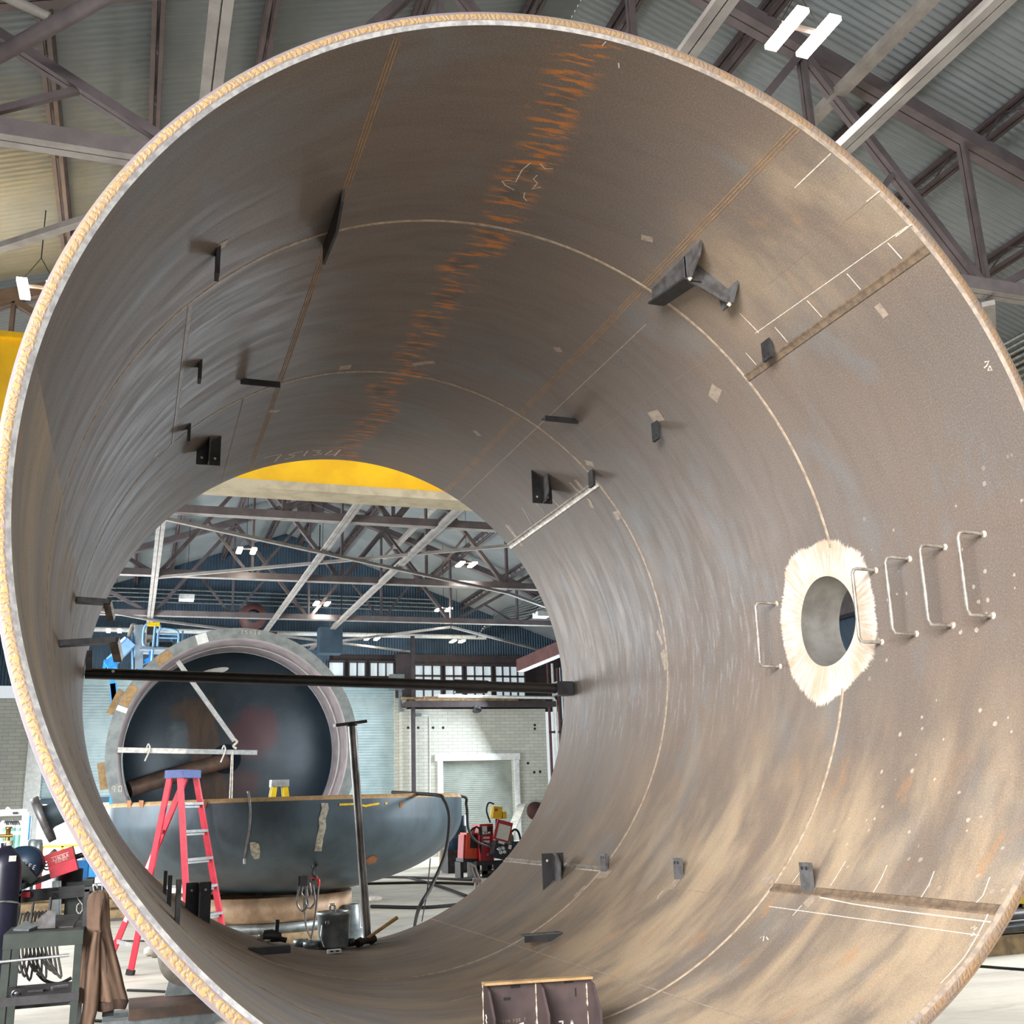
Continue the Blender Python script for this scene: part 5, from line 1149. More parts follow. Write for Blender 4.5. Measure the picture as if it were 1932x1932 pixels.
b = MB(); b.box(L(283, 1205), (0.18, 0.2, 0.2)); b.build('control_box', M['tarp'], t)
b = MB(); b.box(L(284, 1190), (0.2, 0.2, 0.25)); b.build('control_panel', M['dark'], t)
b = MB(); b.box(L(312, 1216), (0.4, 0.3, 0.1)); b.build('tool_tray', M['dark'], t)

# ================================================================== welding gear right of the bowl
GY = 23.0
G = lambda px, py, y=GY: at_y(px, py, y)
def boxpx(mb, x0, y0, x1, y1, depth, y=GY, rot=0, mi=0):
    p, q = G(x0, y0, y), G(x1, y1, y); c = (p+q)/2; mb.box((c.x, y+depth/2, c.z), (abs(q.x-p.x), depth, abs(q.z-p.z)), mi=mi, R=Matrix.Rotation(math.radians(rot), 3, 'Y'))
def xg(px): return G(px, 1600).x
t = thing('tool_cart', 'dark wheeled cart carrying the red welding machines', 'cart', (xg(918), GY+0.2, 0))
b = MB(); boxpx(b, 899, 1625, 962, 1630, 0.8); b.build('top_shelf', M['black'], t)
b = MB(); zc2 = G(915, 1628).z
for px in (915, 938): 
    for yy in (GY+0.08, GY+0.7): b.box((xg(px), yy, zc2/2), (0.14, 0.06, zc2))
b.build('leg', M['black'], t)
b = MB(); b.box((xg(926), GY+0.4, 0.12), (0.5, 0.7, 0.08)); b.build('lower_shelf', M['rustpipe'], t)
t = thing('welding_machine', 'orange welding machine standing left of the red ones', 'welder', (xg(888), GY+0.5, 0.0))
b = MB(); boxpx(b, 879, 1572, 903, 1621, 0.6, GY+0.3, 4); b.build('case', M['orange'], t)
b = MB(); boxpx(b, 874, 1575, 880, 1621, 0.5, GY+0.35, 4); b.build('side_panel', M['redpaint'], t)
b = MB(); boxpx(b, 888, 1575, 901, 1600, 0.03, GY+0.27, 4); b.build('control_panel', M['black'], t)
b = MB(); boxpx(b, 874, 1621, 906, 1626, 0.66, GY+0.28, 4); b.build('base', M['black'], t)
b = MB(); z = G(890, 1626, GY+0.3).z
for dx in (-0.15, 0.18): b.box((xg(889)+dx, GY+0.6, z/2), (0.08, 0.5, z))
b.build('trolley_leg', M['black'], t)
t = thing('welding_machine', 'red welding machine with a row of white dials stacked on the cart', 'welder', (xg(918), GY+0.2, zc2))
b = MB(); boxpx(b, 905, 1555, 932, 1625, 0.7, GY+0.05); b.build('case', M['redpaint'], t)
b = MB(); boxpx(b, 903, 1560, 929, 1575, 0.03, GY+0.02); b.build('control_panel', M['black'], t)
b = MB(); boxpx(b, 910, 1559, 919, 1569, 0.03, GY); boxpx(b, 910, 1570, 926, 1574, 0.03, GY); boxpx(b, 912, 1579, 924, 1582, 0.03, GY+0.02); boxpx(b, 913, 1586, 924, 1590, 0.03, GY+0.02); b.build('white_label', M['paper'], t)
b = MB()
for px in (913, 918, 923): b.lathe([(0.03, 0), (0.03, 0.04), (0, 0.04)], G(px, 1572, GY-0.01), (0, -1, 0), 10)
b.build('dial', M['chrome'], t)
t = thing('wire_feeder', 'red wire feeder with its lid tilted open, white chart inside', 'wire feeder', (xg(948), GY-0.4, 0.8))
Rm = Matrix.Rotation(math.radians(16), 3, 'Y')
def rbox(px, py, w, h, dpt, y, m, nm): 
    b = MB(); b.box(G(px, py, y), (w, dpt, h), R=Rm); return b.build(nm, M[m], t)
rbox(949, 1568, 0.42, 0.50, 0.06, GY-0.3, 'redpaint', 'lid'); rbox(950, 1570, 0.32, 0.36, 0.02, GY-0.345, 'paper', 'chart')
rbox(946, 1603, 0.48, 0.36, 0.35, GY-0.2, 'black', 'drive_housing')
rbox(946, 1590, 0.16, 0.05, 0.02, GY-0.40, 'paper', 'brand_plate'); rbox(962, 1598, 0.08, 0.1, 0.02, GY-0.40, 'paper', 'warning_label')
b = MB()
for q in ((941, 1602), (948, 1600), (944, 1608), (951, 1607)): b.lathe([(0.05, 0), (0.05, 0.06), (0.02, 0.06), (0, 0.05)], G(*q, GY-0.38), (0, -1, 0.1), 14)
b.build('drive_roll', M['chrome'], t)
b = MB(); b.tube([G(928, 1596, GY-0.45), G(912, 1590, GY-0.45)], 0.03, 8); b.build('cable_socket', M['rubber'], t)
b = MB(); b.bar(G(920, 1612, GY-0.25), G(958, 1622, GY-0.25), 0.2, 0.06); b.build('mount_arm', M['black'], t)
t = thing('spot_welder_box', 'yellow control box with a red button and hoses above the red machines', 'box', tuple(G(937, 1530)))
b = MB(); b.box(G(936, 1533, GY+0.3), (0.24, 0.25, 0.30), R=Matrix.Rotation(math.radians(8), 3, 'Y')); b.box(G(950, 1538, GY+0.25), (0.1, 0.2, 0.18)); b.build('case', M['lyellow'], t)
b = MB(); b.box(G(936, 1528, GY+0.16), (0.09, 0.02, 0.06)); b.build('button', M['orange'], t)
b = MB()
for d in (0, 0.05): b.tube(bez([G(932, 1517, GY+0.3+d), G(922, 1515, GY+0.3+d), G(918, 1530, GY+0.3+d), G(925, 1552, GY+0.3+d)], 6), 0.022, 7)
b.build('hose', M['rubber'], t)
b = MB(); p = G(937, 1545, GY+0.3); b.bar(p, (p.x, p.y, zc2+0.5), 0.06, 0.06); b.build('stem', M['black'], t)
b = MB(); p = G(961, 1560, GY+0.8); b.lathe([(0.11, -p.z), (0.11, -0.25), (0.04, -0.12), (0.03, 0.0), (0.05, 0.02), (0.04, 0.08), (0, 0.1)], p, (0, 0, 1), 16); tag(b.build('gas_bottle', M['tarp']), 'pale gas bottle behind the tilted red lid', 'gas bottle')
b = MB(); p = G(952, 1610, 29.5); b.bar((p.x, 30.2, 0.02), G(985, 1518, 36.3), 0.3, 0.06); tag(b.build('plank', M['tarp']), 'grey plank leaning on the slatted grey door', 'plank')
p = at_z(853, 1634, 0); b = MB(); b.lathe([(0, 0), (0.42, 0), (0.44, 0.02), (0.42, 0.9), (0.44, 0.92), (0.4, 0.94), (0, 0.92)], (at_y(855, 1600, 29.5).x, 29.5, 0), (0, 0, 1), 28); tag(b.build('fibre_drum', M['barrel']), 'brown fibre drum standing under the edge of the bowl', 'drum')
p = G(861, 1600, 26); b = MB(); b.lathe([(0, 0), (0.29, 0), (0.29, 0.3), (0.305, 0.31), (0.29, 0.32), (0.29, 0.6), (0.305, 0.61), (0.29, 0.62), (0.29, 0.9), (0, 0.9)], (p.x, 26, G(861, 1602, 26).z), (0, 0, 1), 28); o = b.build('steel_drum', M['bluedrum']); tag(o, 'dark blue drum left of the orange machine', 'drum')
b = MB(); z = G(861, 1602, 26).z; b.box((p.x, 26, z/2), (0.7, 0.7, z)); tag(b.build('crate', M['dark']), 'dark crate carrying the blue drum', 'crate')
b = MB(); c = at_z(868, 1632, 0); n = 9
vs = []
for i in range(n+1):
    for j in range(n+1):
        u, v = i/n*2-1, j/n*2-1; h = max(0, 0.42*(1-u*u)*(1-v*v)**0.7*(0.8+0.4*random.random())); vs.append((c.x+0.15+u*0.6, c.y-3.5+v*0.5, h))
b.add(vs, [(i*(n+1)+j, (i+1)*(n+1)+j, (i+1)*(n+1)+j+1, i*(n+1)+j+1) for i in range(n) for j in range(n)], 0, True); tag(b.build('tarpaulin', M['tarp']), 'crumpled grey canvas heap on the floor by the fibre drum', 'tarp')
t = thing('bent_pipe_frame', 'pair of bent bright pipes forming a stand on the floor', 'stand', tuple(at_z(896, 1680, 0)))
c = at_z(897, 1690, 0)
for d in (0, 1):
    dx = d*7; b = MB(); b.tube(bez([at_y(889+dx, 1633, c.y), at_y(892+dx, 1645, c.y), at_y(897+dx, 1660, c.y), at_y(896+dx, 1690, c.y)], 6), 0.03, 8); b.build('bent_pipe', M['steelpipe'], t)
b = MB(); b.box(at_y(900, 1662, c.y), (0.16, 0.06, 0.06)); b.tube([at_y(887, 1632, c.y), at_y(898, 1637, c.y)], 0.03, 8); b.build('cross_link', M['rustpipe'], t)
b = MB()
for k in range(4): b.tube(bez([G(885+3*k, 1572, GY-0.1), G(893+2*k, 1562-k, GY-0.1), G(906, 1566+2*k, GY-0.1), G(904+k, 1600+4*k, GY-0.1)], 6), 0.014, 5)
tag(b.build('cable_bundle', M['rubber']), 'tangle of thin leads between orange and red machines', 'cables', kind='stuff')
b = MB(); b.box(G(972, 1600, GY+0.8), (0.3, 0.3, 0.35)); tag(b.build('blue_case', M['bluedrum']), 'blue case half hidden behind the tilted feeder', 'case')
b = MB(); p = G(985, 1600, GY+0.5); b.tube(bez([G(962, 1572, GY+0.5), G(972, 1565, GY+0.5), G(980, 1575, GY+0.5), (p.x, p.y, 0.5), (p.x-0.1, p.y, 0.03)], 6), 0.03, 7); tag(b.build('coiled_hose', M['rubber']), 'black hose looping right of the tilted feeder', 'hose')
b = MB(); b.lathe([(0, -0.05), (0.35, -0.05), (0.35, 0.05), (0, 0.05)], at_y(1010, 1530, yb-0.3), (0, 1, 0), 20); tag(b.build('hose_reel', M['redbeam']), 'red-brown reel on the office wall', 'reel')

# ================================================================== left foreground: bench, jacket, bottle, feeder
t = thing('welding_bench', 'dark green steel bench on tall legs with scrap plates on top', 'bench', (-2.42, 4.1, 0))
bx0, bx1, by0, by1, bz = -2.63, -2.215, 3.82, 4.30, 1.0
for x, y in ((bx0, by0), (bx1, by0), (bx0+0.015, by1), (bx1, by1)):
    b = MB(); b.box((x+0.02, y, bz/2), (0.045, 0.045, bz)); b.build('leg', M['darkgreen'], t)
b = MB(); b.box(((bx0+bx1)/2+0.02, (by0+by1)/2, bz-0.005), (bx1-bx0+0.05, by1-by0+0.05, 0.012))
for y in (by0, by1): b.box(((bx0+bx1)/2+0.02, y-0.022, bz-0.045), (bx1-bx0+0.05, 0.012, 0.085))
b.build('top_frame', M['darkgreen'], t)
zs = at_y(80, 1878, by0).z
b = MB(); b.box(((bx0+bx1)/2+0.02, (by0+by1)/2, zs), (bx1-bx0+0.05, by1-by0+0.05, 0.012)); b.box(((bx0+bx1)/2+0.02, by0-0.02, zs-0.02), (bx1-bx0+0.05, 0.012, 0.05)); b.build('lower_shelf', M['dark'], t)
b = MB(); p = at_y(0, 1812, by0-0.05); q = at_y(130, 1802, by0-0.05); b.tube([p-Vector((0.4, 0, 0.02)), q], 0.009, 8); b.build('front_rod', M['alu'], t)
b = MB(); b.tube(bez([at_y(38, 1893, by1-0.1), at_y(65, 1874, by1-0.1), at_y(126, 1868, by1-0.1)], 6), 0.012, 7); b.build('bent_rail', M['black'], t)
b = MB(); b.tube(bez([at_y(130, 1895, by0), at_y(140, 1885, by0), at_y(144, 1900, by0), at_y(143, 1918, by0)], 5), 0.008, 6); b.build('tie_cord', M['black'], t)
# things on the bench
b = MB(); y = 3.95; P_ = lambda px, py: at_y(px, py, y)
b.prism([P_(71, 1752), P_(71, 1735), P_(90, 1718), P_(105, 1717), P_(104, 1751)], (0, 0.02, 0)); tag(b.build('steel_plate', M['clip']), 'grey clipped-corner plate standing upright on the bench', 'plate')
b = MB(); b.prism([(-2.40, 4.0, bz+0.003), (-2.24, 3.98, bz+0.003), (-2.20, 4.2, bz+0.06), (-2.36, 4.22, bz+0.06)], (0, 0, 0.008)); tag(b.build('steel_plate', M['dark']), 'dark plate lying tilted on the right of the bench top', 'plate')
b = MB(); b.prism([(-2.60, 4.0, bz+0.003), (-2.50, 3.9, bz+0.003), (-2.42, 4.1, bz+0.02), (-2.55, 4.24, bz+0.03)], (0, 0, 0.012)); tag(b.build('steel_plate', M['galv']), 'pale offcut lying flat on the left of the bench top', 'plate')
for k, (px, lab) in enumerate(((58, 'short dark rod standing on the bench left of the clipped plate'), (91, 'dark rod standing on the bench behind the clipped plate'))):
    b = MB(); p = at_y(px, 1740, 4.15); b.tube([(p.x, 4.15, bz), (p.x+0.005, 4.15, at_y(px, 1693+10*(1-k), 4.15).z)], 0.009, 8); tag(b.build('steel_rod', M['dark']), lab, 'rod')
b = MB(); b.lathe([(0, 0), (0.07, 0), (0.07, 0.005), (0.03, 0.012), (0.012, 0.012), (0.012, 0.035), (0, 0.035)], at_y(92, 1887, 4.05), (0, 0, 1), 24); o = b.build('grinding_disc', M['tarp']); o.location.z = 0
tag(o, 'pale grinding disc on the lower shelf of the bench', 'disc')
for k, (px, py, w, lab) in enumerate(((65, 1893, .09, 'small dark offcut on the lower shelf beneath the rail'), (74, 1902, .10, 'thin dark strip nearest the front edge of the lower shelf'), (110, 1893, .10, 'pale torch tip beside the grinding disc'))):
    p = at_y(px, py, 3.95+0.05*k); b = MB(); b.box((p.x, p.y, zs+0.014), (w, 0.03, 0.014), 0.2*k); tag(b.build('offcut', M['dark' if k < 2 else 'chrome']), lab, 'offcut')
b = MB(); p = at_y(28, 1900, 3.9); b.lathe([(0, 0), (0.03, 0.0), (0.025, 0.02), (0.01, 0.03), (0, 0.03)], (p.x, p.y, zs+0.006), (0, 0, 1), 8); tag(b.build('crumpled_foil', M['chrome']), 'crumpled silver foil on the lower shelf beside the leg', 'foil')
# gas bottle
gx, gy = at_y(2, 1700, 5.0).x, 5.0; gt = at_y(2, 1604, 5.0).z
t = thing('gas_cylinder', 'dark violet gas cylinder chained beside the bench', 'gas cylinder', (gx, gy, 0))
b = MB(); b.lathe([(0, 0), (0.115, 0), (0.118, 0.02), (0.118, gt-0.12), (0.105, gt-0.05), (0.07, gt), (0.04, gt+0.02), (0.04, gt+0.05)], (gx, gy, 0), (0, 0, 1), 40); b.build('body', M['gasdark'], t)
b = MB(); b.lathe([(0.04, 0), (0.04, 0.035), (0, 0.035)], (gx+0.005, gy, gt+0.03), (0, 0, 1), 16); b.build('neck_collar', M['chalk'], t)
b = MB(); b.lathe([(0.018, 0), (0.018, 0.09), (0, 0.095)], (gx+0.005, gy, gt+0.06), (0, 0, 1), 12); b.tube([(gx-0.05, gy-0.02, gt+0.1), (gx+0.04, gy-0.02, gt+0.1)], 0.012, 8); b.lathe([(0.026, 0), (0.026, 0.015), (0, 0.015)], (gx+0.005, gy, gt+0.15), (0, 0, 1), 14); b.build('valve', M['bronze'], t)
b = MB(); pts = [(gx+0.122*math.cos(a), gy+0.122*math.sin(a), gt-0.02-0.36-0.03*math.sin(a)) for a in [-PI/2+0.25*k for k in range(-5, 9)]]; b.tube(pts, 0.008, 6); b.build('chain', M['chrome'], t)
b = MB(); b.box((gx+0.06, gy-0.10, gt-0.06), (0.05, 0.006, 0.04), 0.5); b.build('label', M['paper'], t)
# cart with feeder on boom
t = thing('feeder_cart', 'black steel feeder cart with an upright mast behind the bench', 'cart', (-2.45, 5.6, 0))
CYY = 5.6; K = lambda px, py, y=CYY: at_y(px, py, y)
b = MB(); b.box((-2.32, CYY+0.3, 0.35), (0.75, 0.6, 0.08)); b.build('base', M['black'], t)
b = MB(); b.bar((K(36, 1700).x, CYY, 0.35), K(36, 1653), 0.05, 0.05); b.bar((K(22, 1700).x, CYY-0.2, 0.3), K(24, 1650, CYY-0.2), 0.04, 0.04); b.build('upright_post', M['black'], t)
b = MB(); b.bar(K(36, 1692), K(160, 1680), 0.05, 0.09); b.bar(K(36, 1688), K(175, 1677), 0.06, 0.015); b.build('crossbar', M['dark'], t)
b = MB(); b.box(K(49, 1688, CYY-0.05), (0.06, 0.03, 0.04)); b.build('red_mark', M['redpaint'], t)
b = MB(); b.bar(K(105, 1740), K(105, 1662), 0.05, 0.05); b.bar(K(112, 1740), K(112, 1662), 0.03, 0.03); b.build('frame_bar', M['galv'], t)
b = MB(); b.box((K(146, 1710).x, CYY+0.3, K(146, 1710).z), (0.20, 0.4, 0.36)); b.build('machine_box', M['darkgreen'], t)
b = MB(); sx0, sz0 = K(146, 1703, CYY+0.09), 0
pts = [(0.018, 0.075), (0, 0.10), (-0.022, 0.075), (-0.022, 0.035), (0.02, -0.02), (0.02, -0.06), (0, -0.09), (-0.022, -0.06), (-0.022, -0.02), (-0.006, -0.005)]
for i in range(len(pts)-1): b.bar(sx0+Vector((pts[i][0], 0, pts[i][1]))+Vector((0.02, 0, 0)), sx0+Vector((pts[i+1][0], 0, pts[i+1][1]))+Vector((0.02, 0, 0)), 0.008, 0.004, (0, 1, 0))
b.build('drawn_letter', M['paper'], t)['label'] = 'hand-drawn pointed letter S'
b = MB(); b.bar(K(158, 1740), K(158, 1690), 0.02, 0.02); b.bar(K(100, 1742), K(165, 1738), 0.04, 0.03); b.build('guard_bar', M['black'], t)
b = MB(); b.lathe([(0.11, -0.16), (0.115, -0.15), (0.115, 0.1), (0, 0.1)], K(127, 1664, CYY+0.25), (0, 0, 1), 24); b.build('canister', M['black'], t)
# hanging looped leads
b = MB()
for k in range(9):
    x = K(40+7*k, 1770).x; z1, z2 = K(60, 1745).z, K(60, 1830).z; b.tube(bez([(x, CYY-0.15, z1+0.1), (x-0.03, CYY-0.1, (z1+z2)/2), (x+0.02+0.01*k, CYY-0.12, z2-0.03*(k % 3)), (x+0.05, CYY-0.05, (z1+z2)/2), (x+0.03, CYY, z1+0.1)], 6), 0.009, 6)
b.build('coiled_lead', M['cable'], t)
b = MB(); b.tube(bez([K(70, 1835), K(85, 1850), K(110, 1856), K(135, 1845)], 6), 0.013, 6); b.build('trailing_lead', M['rubber'], t)
# boom arm with red feeder
t = thing('wire_feeder', 'red wire feeder box on a slanting boom arm beside the cylinder rim', 'wire feeder', tuple(K(118, 1635)))
b = MB(); b.bar(K(28, 1678), K(140, 1636), 0.04, 0.045); b.bar(K(28, 1681), K(140, 1641), 0.06, 0.012); b.build('boom_arm', M['dark'], t)
Rm2 = Matrix.Rotation(math.radians(-17), 3, 'Y')
c = K(118, 1626, CYY-0.02); b = MB(); b.box(c, (0.20, 0.28, 0.185), R=Rm2); b.build('case', M['redpaint'], t)
b = MB(); b.box(c+Rm2 @ Vector((0, -0.142, -0.047)), (0.20, 0.006, 0.085), R=Rm2); b.build('lower_panel', M['red'], t)
b = MB(); u = Rm2 @ Vector((1, 0, 0)); w = Rm2 @ Vector((0, 0, 1)); letters(b, c+Rm2 @ Vector((-0.052, -0.143, 0.032)), u, w, 'LINCOLN', 0.019, 0.0165, 0.002); letters(b, c+Rm2 @ Vector((-0.04, -0.143, 0.008)), u, w, 'ELECTRIC', 0.013, 0.0115, 0.002)
for (dx, dz, w_, h_) in ((0, 0.058, .13, .003), (0, 0.028, .13, .002)): b.box(c+Rm2 @ Vector((dx, -0.143, dz)), (w_, 0.003, h_), R=Rm2)
b.build('brand_lettering', M['paper'], t)
b = MB(); b.tube([K(140, 1618), K(158, 1612)], 0.022, 10); b.build('gun_connector', M['gasdark'], t)
b = MB()
for k in range(3): b.tube(bez([K(64, 1652-3*k), K(76, 1638-3*k), K(86, 1629+6*k), K(98, 1628+5*k)], 6), 0.007, 6)
b.build('control_lead', M['rubber'], t)
t = thing('wire_spool', 'dark blue-black wire spool on the boom behind the gas cylinder', 'spool', tuple(K(45, 1640)))
b = MB(); b.lathe([(0, -0.05), (0.145, -0.05), (0.145, 0.05), (0, 0.05)], K(45, 1632, CYY+0.05), (0.3, 1, 0), 40); b.build('reel', M['bluedrum'], t)
b = MB(); letters(b, K(36, 1632, CYY-0.03), (1, 0, -0.35), (0.35, 0, 1), 'JDEE', 0.03, 0.035, 0.002); b.build('lettering', M['paper'], t)
b = MB(); b.prism([K(40, 1622, CYY-0.06), K(72, 1658, CYY-0.06), K(58, 1668, CYY-0.06), K(34, 1655, CYY-0.06)], (0, 0.02, 0)); b.build('bracket', M['darkgreen'], t)

# jacket
def jacket():
    JY = 4.0
    J = lambda px, py, y=JY: at_y(px, py, y)
    t = thing('work_jacket', 'brown canvas work jacket hanging from a hook beside the bench', 'jacket', tuple(J(190, 1690)))
    def loft(rows, name, m, folds, amp, seg=40, phase=0):
        b = MB(); vs = []
        for (yl, xl, xr, dep) in rows:
            p, q = J(xl, yl), J(xr, yl); c = (p+q)/2; rx = abs(q.x-p.x)/2
            for k in range(seg):
                a = 2*PI*k/seg; f = 1+amp*math.sin(folds*a+phase+yl*0.012)+amp*0.5*math.sin((folds*2+1)*a-yl*0.03)
                vs.append((c.x+rx*math.cos(a)*(0.92+0.08*f), JY+dep*math.sin(a)*f, c.z+0.006*math.sin(3*a+yl)))
        n = len(rows); fs = [(r*seg+k, r*seg+(k+1) % seg, (r+1)*seg+(k+1) % seg, (r+1)*seg+k) for r in range(n-1) for k in range(seg)]
        b.add(vs, fs, 0, True); b.add(vs[:seg], [tuple(range(seg))]); b.add(vs[-seg:], [tuple(range(seg))]); return b.build(name, m, t)
    loft([(1681, 178, 197, .02), (1686, 168, 204, .05), (1700, 164, 206, .07), (1720, 163, 207, .075), (1750, 163, 208, .08), (1775, 163, 213, .09), (1800, 165, 219, .095), (1830, 168, 227, .10), (1860, 172, 234, .105), (1886, 176, 241, .11)], 'body', M['jacket'], 5, 0.16)
    loft([(1884, 177, 241, .112), (1893, 178, 243, .112), (1903, 182, 238, .10)], 'hem_band', M['cuff'], 5, 0.1)
    o = loft([(1745, 163, 178, .06), (1765, 158, 173, .065), (1800, 153, 168, .06), (1840, 148, 166, .055), (1870, 144, 164, .05), (1895, 143, 158, .045)], 'sleeve', M['jacket'], 4, 0.14, 24, 1.0); o.location.y += 0.05
    o = loft([(1755, 176, 192, .05), (1780, 170, 190, .07), (1820, 163, 190, .075), (1860, 160, 188, .075), (1900, 156, 186, .07), (1930, 150, 178, .06)], 'sleeve', M['jacket'], 4, 0.14, 24, 0.4); o.location.y -= 0.09
    o = loft([(1928, 149, 178, .058), (1950, 148, 172, .05)], 'cuff', M['cuff'], 4, 0.05, 24); o.location.y -= 0.09
    b = MB(); p = J(195, 1903); b.box(p+Vector((0.03, 0, -0.02)), (0.07, 0.05, 0.05)); b.build('pocket_flap', M['rubber'], t)
    b = MB(); s0 = J(196, 1690); pts = [J(px, py, JY-0.10) for px, py in ((196, 1692), (190, 1720), (189, 1755), (197, 1790), (201, 1840), (196, 1893))]; b.tube(bez(pts, 5), 0.006, 5); b.build('zip_placket', M['cuff'], t)
    b = MB(); b.tube(bez([J(178, 1684), J(176, 1672), J(181, 1668), J(184, 1676)], 5), 0.006, 6); b.build('hook', M['chrome'], t)
jacket()
t = thing('coat_rail', 'grey bar with hooks holding the brown jacket', 'rail', tuple(at_y(190, 1680, 4.05)))
b = MB(); p, q = at_y(160, 1678, 4.05), at_y(204, 1674, 4.05); b.bar(p, q, 0.03, 0.03); b.bar(p+(q-p)*0.1, (p.x+0.02, 4.05, 0.0), 0.03, 0.03, (0, 1, 0)); b.build('bar', M['dark'], t)
b = MB(); b.tube([at_y(177, 1680, 4.03), at_y(177, 1668, 4.03)], 0.008, 6); b.tube([at_y(193, 1680, 4.03), at_y(193, 1668, 4.03)], 0.008, 6); b.build('hook', M['galv'], t)

# ================================================================== back-left corner by the open door
RY = 26.0; Q = lambda px, py, y=RY: at_y(px, py, y)
t = thing('cylinder_rack', 'white steel rack holding pale green gas bottles by the open door', 'rack', (Q(25, 1600).x, RY, 0))
zt = Q(20, 1533).z; xa, xb_ = Q(-20, 1600).x, Q(43, 1600).x
b = MB()
for x in (xa, xb_):
    for y in (RY-0.35, RY+0.4): b.box((x, y, zt/2), (0.09, 0.09, zt))
b.build('upright', M['white'], t)
for z, h in ((zt, 0.14), (Q(20, 1572).z, 0.09), (Q(20, 1604).z, 0.09)):
    b = MB()
    for y in (RY-0.35, RY+0.4): b.box(((xa+xb_)/2, y, z), (xb_-xa, 0.07, h))
    b.build('rail', M['white'], t)
b = MB(); b.box(((xa+xb_)/2, RY, 0.1), (xb_-xa, 0.8, 0.08)); b.build('deck', M['white'], t)
b = MB(); b.tube(bez([Q(12, 1532, RY-0.35), Q(13, 1526, RY-0.35), Q(17, 1525, RY-0.35), Q(23, 1532, RY-0.35)], 6), 0.025, 6); b.build('lifting_eye', M['white'], t)
b = MB(); b.box(Q(29, 1534, RY-0.4), (0.12, 0.02, 0.05)); b.build('plate', M['mullion'], t)
for k, px in enumerate((3, 19, 34)):
    x = Q(px, 1600).x; z = Q(px, 1556).z
    tt = thing('gas_bottle', ['pale green bottle at the outer end of the white rack', 'pale green bottle in the middle of the white rack', 'pale green bottle nearest the open door in the white rack'][k], 'gas bottle', (x, RY, 0.14), 'green bottles in the white rack')
    b = MB(); b.lathe([(0, 0.14), (0.115, 0.14), (0.115, z-0.08), (0.08, z+0.03), (0.05, z+0.08)], (x, RY, 0), (0, 0, 1), 20); b.build('body', M['gasgreen'], tt)
    b = MB(); b.lathe([(0.116, z-0.08), (0.082, z+0.03), (0.05, z+0.09), (0, z+0.1)], (x, RY, 0), (0, 0, 1), 20); b.build('cap', M['white'], tt)
b = MB()
for k in range(7): b.tube(bez([Q(8+4*k, 1553, RY-0.2), Q(10+4*k, 1549, RY-0.25), Q(13+4*k, 1556, RY-0.2)], 4), 0.02, 5)
tag(b.build('regulator_tangle', M['dark']), 'tangle of regulators above the green bottles', 'regulators', kind='stuff')
for k in range(3):
    b = MB(); x = Q(46+3*k, 1600).x; b.tube([(x, RY+0.5, 0), (x, RY+0.5, Q(46, 1540).z)], 0.03, 6); tag(b.build('hose_line', M['bluepaint' if k == 1 else 'white']), ['white hose hanging nearest the rack', 'blue hose hanging beside the white rack', 'white hose hanging nearest the door post'][k], 'hose')
def flo(name, m, px, py, y, w, d, h, lab, cat, z0=0.0):
    p = at_y(px, py, y); b = MB(); b.box((p.x, y, z0+h/2), (w, d, h)); return tag(b.build(name, M[m]), lab, cat)
t = thing('canister_lamp', 'grey cylindrical canister on a pole by the open door', 'canister', tuple(Q(66, 1600, 18)))
p = Q(65, 1602, 18); b = MB(); b.lathe([(0.10, -0.17), (0.13, -0.15), (0.13, 0.15), (0.10, 0.17), (0, 0.17)], p, (0, 0, 1), 20); b.build('body', M['galv'], t)
b = MB(); b.tube([(p.x, 18, 0), (p.x, 18, p.z-0.15)], 0.03, 8); b.build('pole', M['dark'], t)
b = MB(); b.box((p.x, 18, 0.03), (0.4, 0.4, 0.06)); b.build('foot', M['dark'], t)
p = Q(148, 1640, 20); b = MB(); b.box((p.x, 20, p.z), (0.36, 0.5, 0.34)); b.box((p.x, 20, p.z/2-0.1), (0.34, 0.48, p.z-0.2)); tag(b.build('blue_bin', M['bluebin']), 'bright blue bin behind the red feeder box', 'bin')
b = MB(); p = Q(80, 1610, 19); b.bar((p.x, 19, 0), Q(76, 1590, 19), 0.1, 0.05); b.box(Q(80, 1625, 19), (0.12, 0.1, 0.2)); tag(b.build('hand_truck', M['redpaint']), 'red hand truck by the open door', 'hand truck')
b = MB()
for k in range(6): b.tube(bez([Q(84+2*k, 1625, 19.5), Q(95+2*k, 1610-k, 19.5), Q(106, 1612+2*k, 19.5), (Q(104, 1640, 19.5).x, 19.5, 0.02+0.03*k)], 5), 0.02, 5)
tag(b.build('hose_pile', M['cable']), 'pale coiled hoses on the floor by the open door', 'hoses', kind='stuff')
b = MB(); p = at_z(92, 1640, 0); b.box((Q(100, 1600, 34).x, 34, 1.0), (2.2, 0.08, 0.08)); b.box((Q(80, 1600, 34).x, 34, 0.5), (0.08, 0.08, 1.0)); b.box((Q(118, 1600, 34).x, 34, 0.5), (0.08, 0.08, 1.0)); tag(b.build('yellow_barrier', M['lyellow']), 'yellow rail barrier in the open doorway', 'barrier')
b = MB(); y = 17.0
for k in range(5): b.box((Q(165, 1660, y).x-0.2, y+0.25*k, 0.12+0.16*(k % 3)), (3.0, 0.16, 0.13), 0.02*k)
tag(b.build('lumber_stack', M['lumber']), 'stack of bleached timbers on the floor behind the feeder cart', 'timbers', kind='stuff')
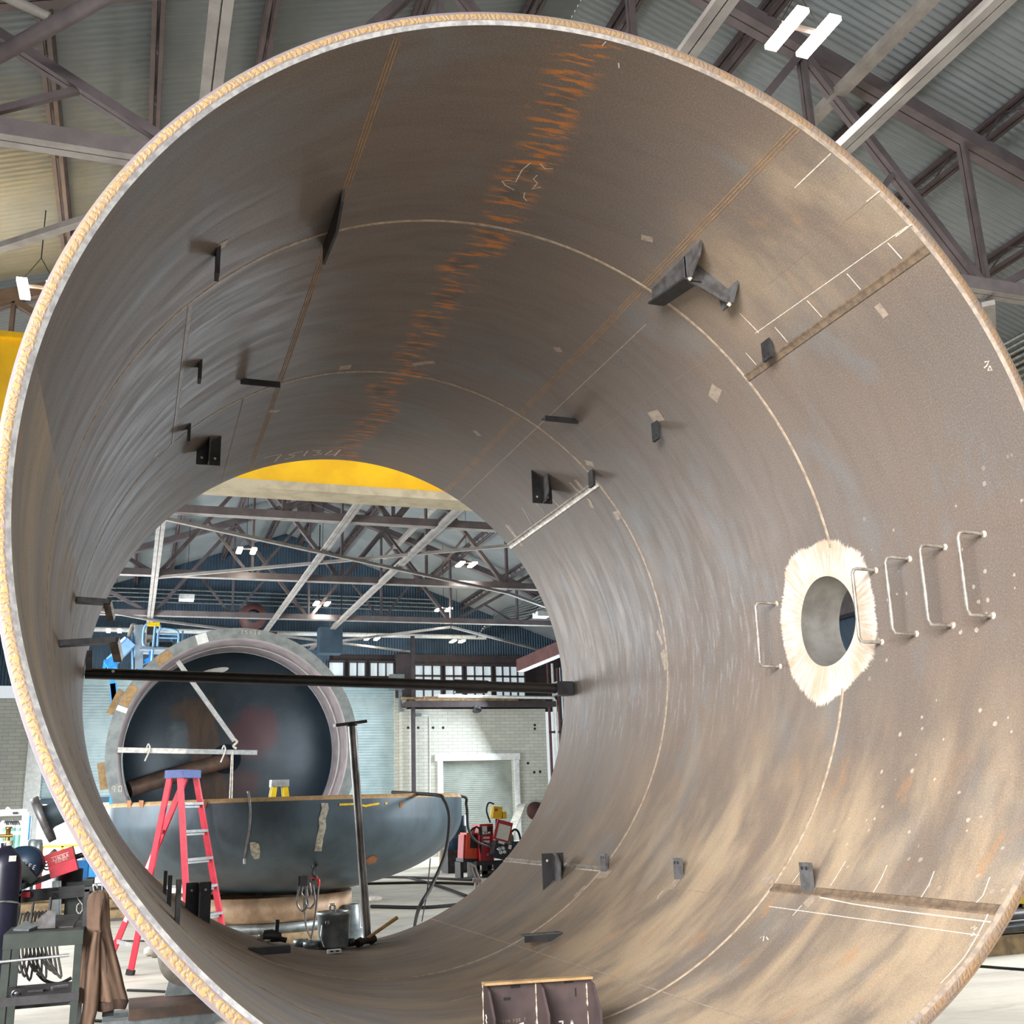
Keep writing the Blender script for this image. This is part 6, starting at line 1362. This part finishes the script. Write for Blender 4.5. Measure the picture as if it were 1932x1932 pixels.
for k, (px, py, s) in enumerate(((285, 1803, 1), (298, 1806, 0))):
    p = at_z(px, py, 0.0); b = MB(); b.lathe([(0, -0.1), (0.05, -0.08), (0.07, 0.0), (0.06, 0.08), (0, 0.1)], p+Vector((0, 0, 0.06)), (1, 0.3, 0.2), 12)
    tag(b.build('rag', M['rag' if s else 'tarp']), ['white rag lying on the floor by the foot of the red ladder', 'brown lump beside the white rag on the floor'][k], 'rag')
for k, pts in enumerate((((215, 1775), (330, 1775), (420, 1770)), ((240, 1868), (330, 1872), (420, 1885)), ((160, 1925), (240, 1928), (300, 1931)))):
    b = MB(); b.tube(bez([at_z(*q, 0.012) for q in pts], 8), 0.012, 6); tag(b.build('floor_cable', M['rubber']), ['thin lead on the floor behind the ladder foot', 'thin lead on the floor under the cylinder lip', 'lead running along the floor under the jacket'][k], 'cable')
# right-hand pile beyond the mouth
for k in range(2):
    b = MB(); b.box((7.6, 5.75+1.1*k, 0.09), (2.6, 0.2, 0.18)); tag(b.build('timber_bearer', M['lumber']), ['timber bearer under the dark hose bundle, nearer the cylinder', 'timber bearer under the dark hose bundle, farther one'][k], 'timber')
b = MB()
for k in range(16):
    y, z = 5.6+0.09*(k % 8)*1.6, 0.24+0.10*(k//8)+0.02*math.sin(k); b.tube(bez([(6.2+0.05*(k % 4), y, z), (7.2, y+0.06*math.sin(k*2), z+0.03), (8.4, y-0.05, z), (9.3, y, z)], 5), 0.045, 7)
tag(b.build('hose_bundle', M['dark']), 'bundle of dark blue-grey bars and hoses on timber by the cylinder mouth', 'bundle', kind='stuff')
t = thing('jack_stand', 'yellow jack stand beside the dark bundle', 'stand', (6.9, 5.7, 0))
b = MB(); p = at_y(1925, 1685, 6.2); b.box((p.x+0.1, 6.2, p.z), (0.28, 0.3, 0.22)); b.build('head', M['lyellow'], t)
b = MB(); b.box((p.x+0.1, 6.2, (p.z-0.11)/2), (0.1, 0.1, p.z-0.11)); b.build('stem', M['galv'], t)
b = MB(); b.box((p.x+0.1, 6.2, 0.03), (0.4, 0.4, 0.06)); b.build('foot', M['galv'], t)
b = MB(); b.tube(bez([at_z(1840, 1822, 0.012), at_z(1890, 1826, 0.012), at_z(1945, 1830, 0.012)], 6), 0.012, 6); tag(b.build('floor_cable', M['rubber']), 'thin lead on the floor before the dark bundle', 'cable')
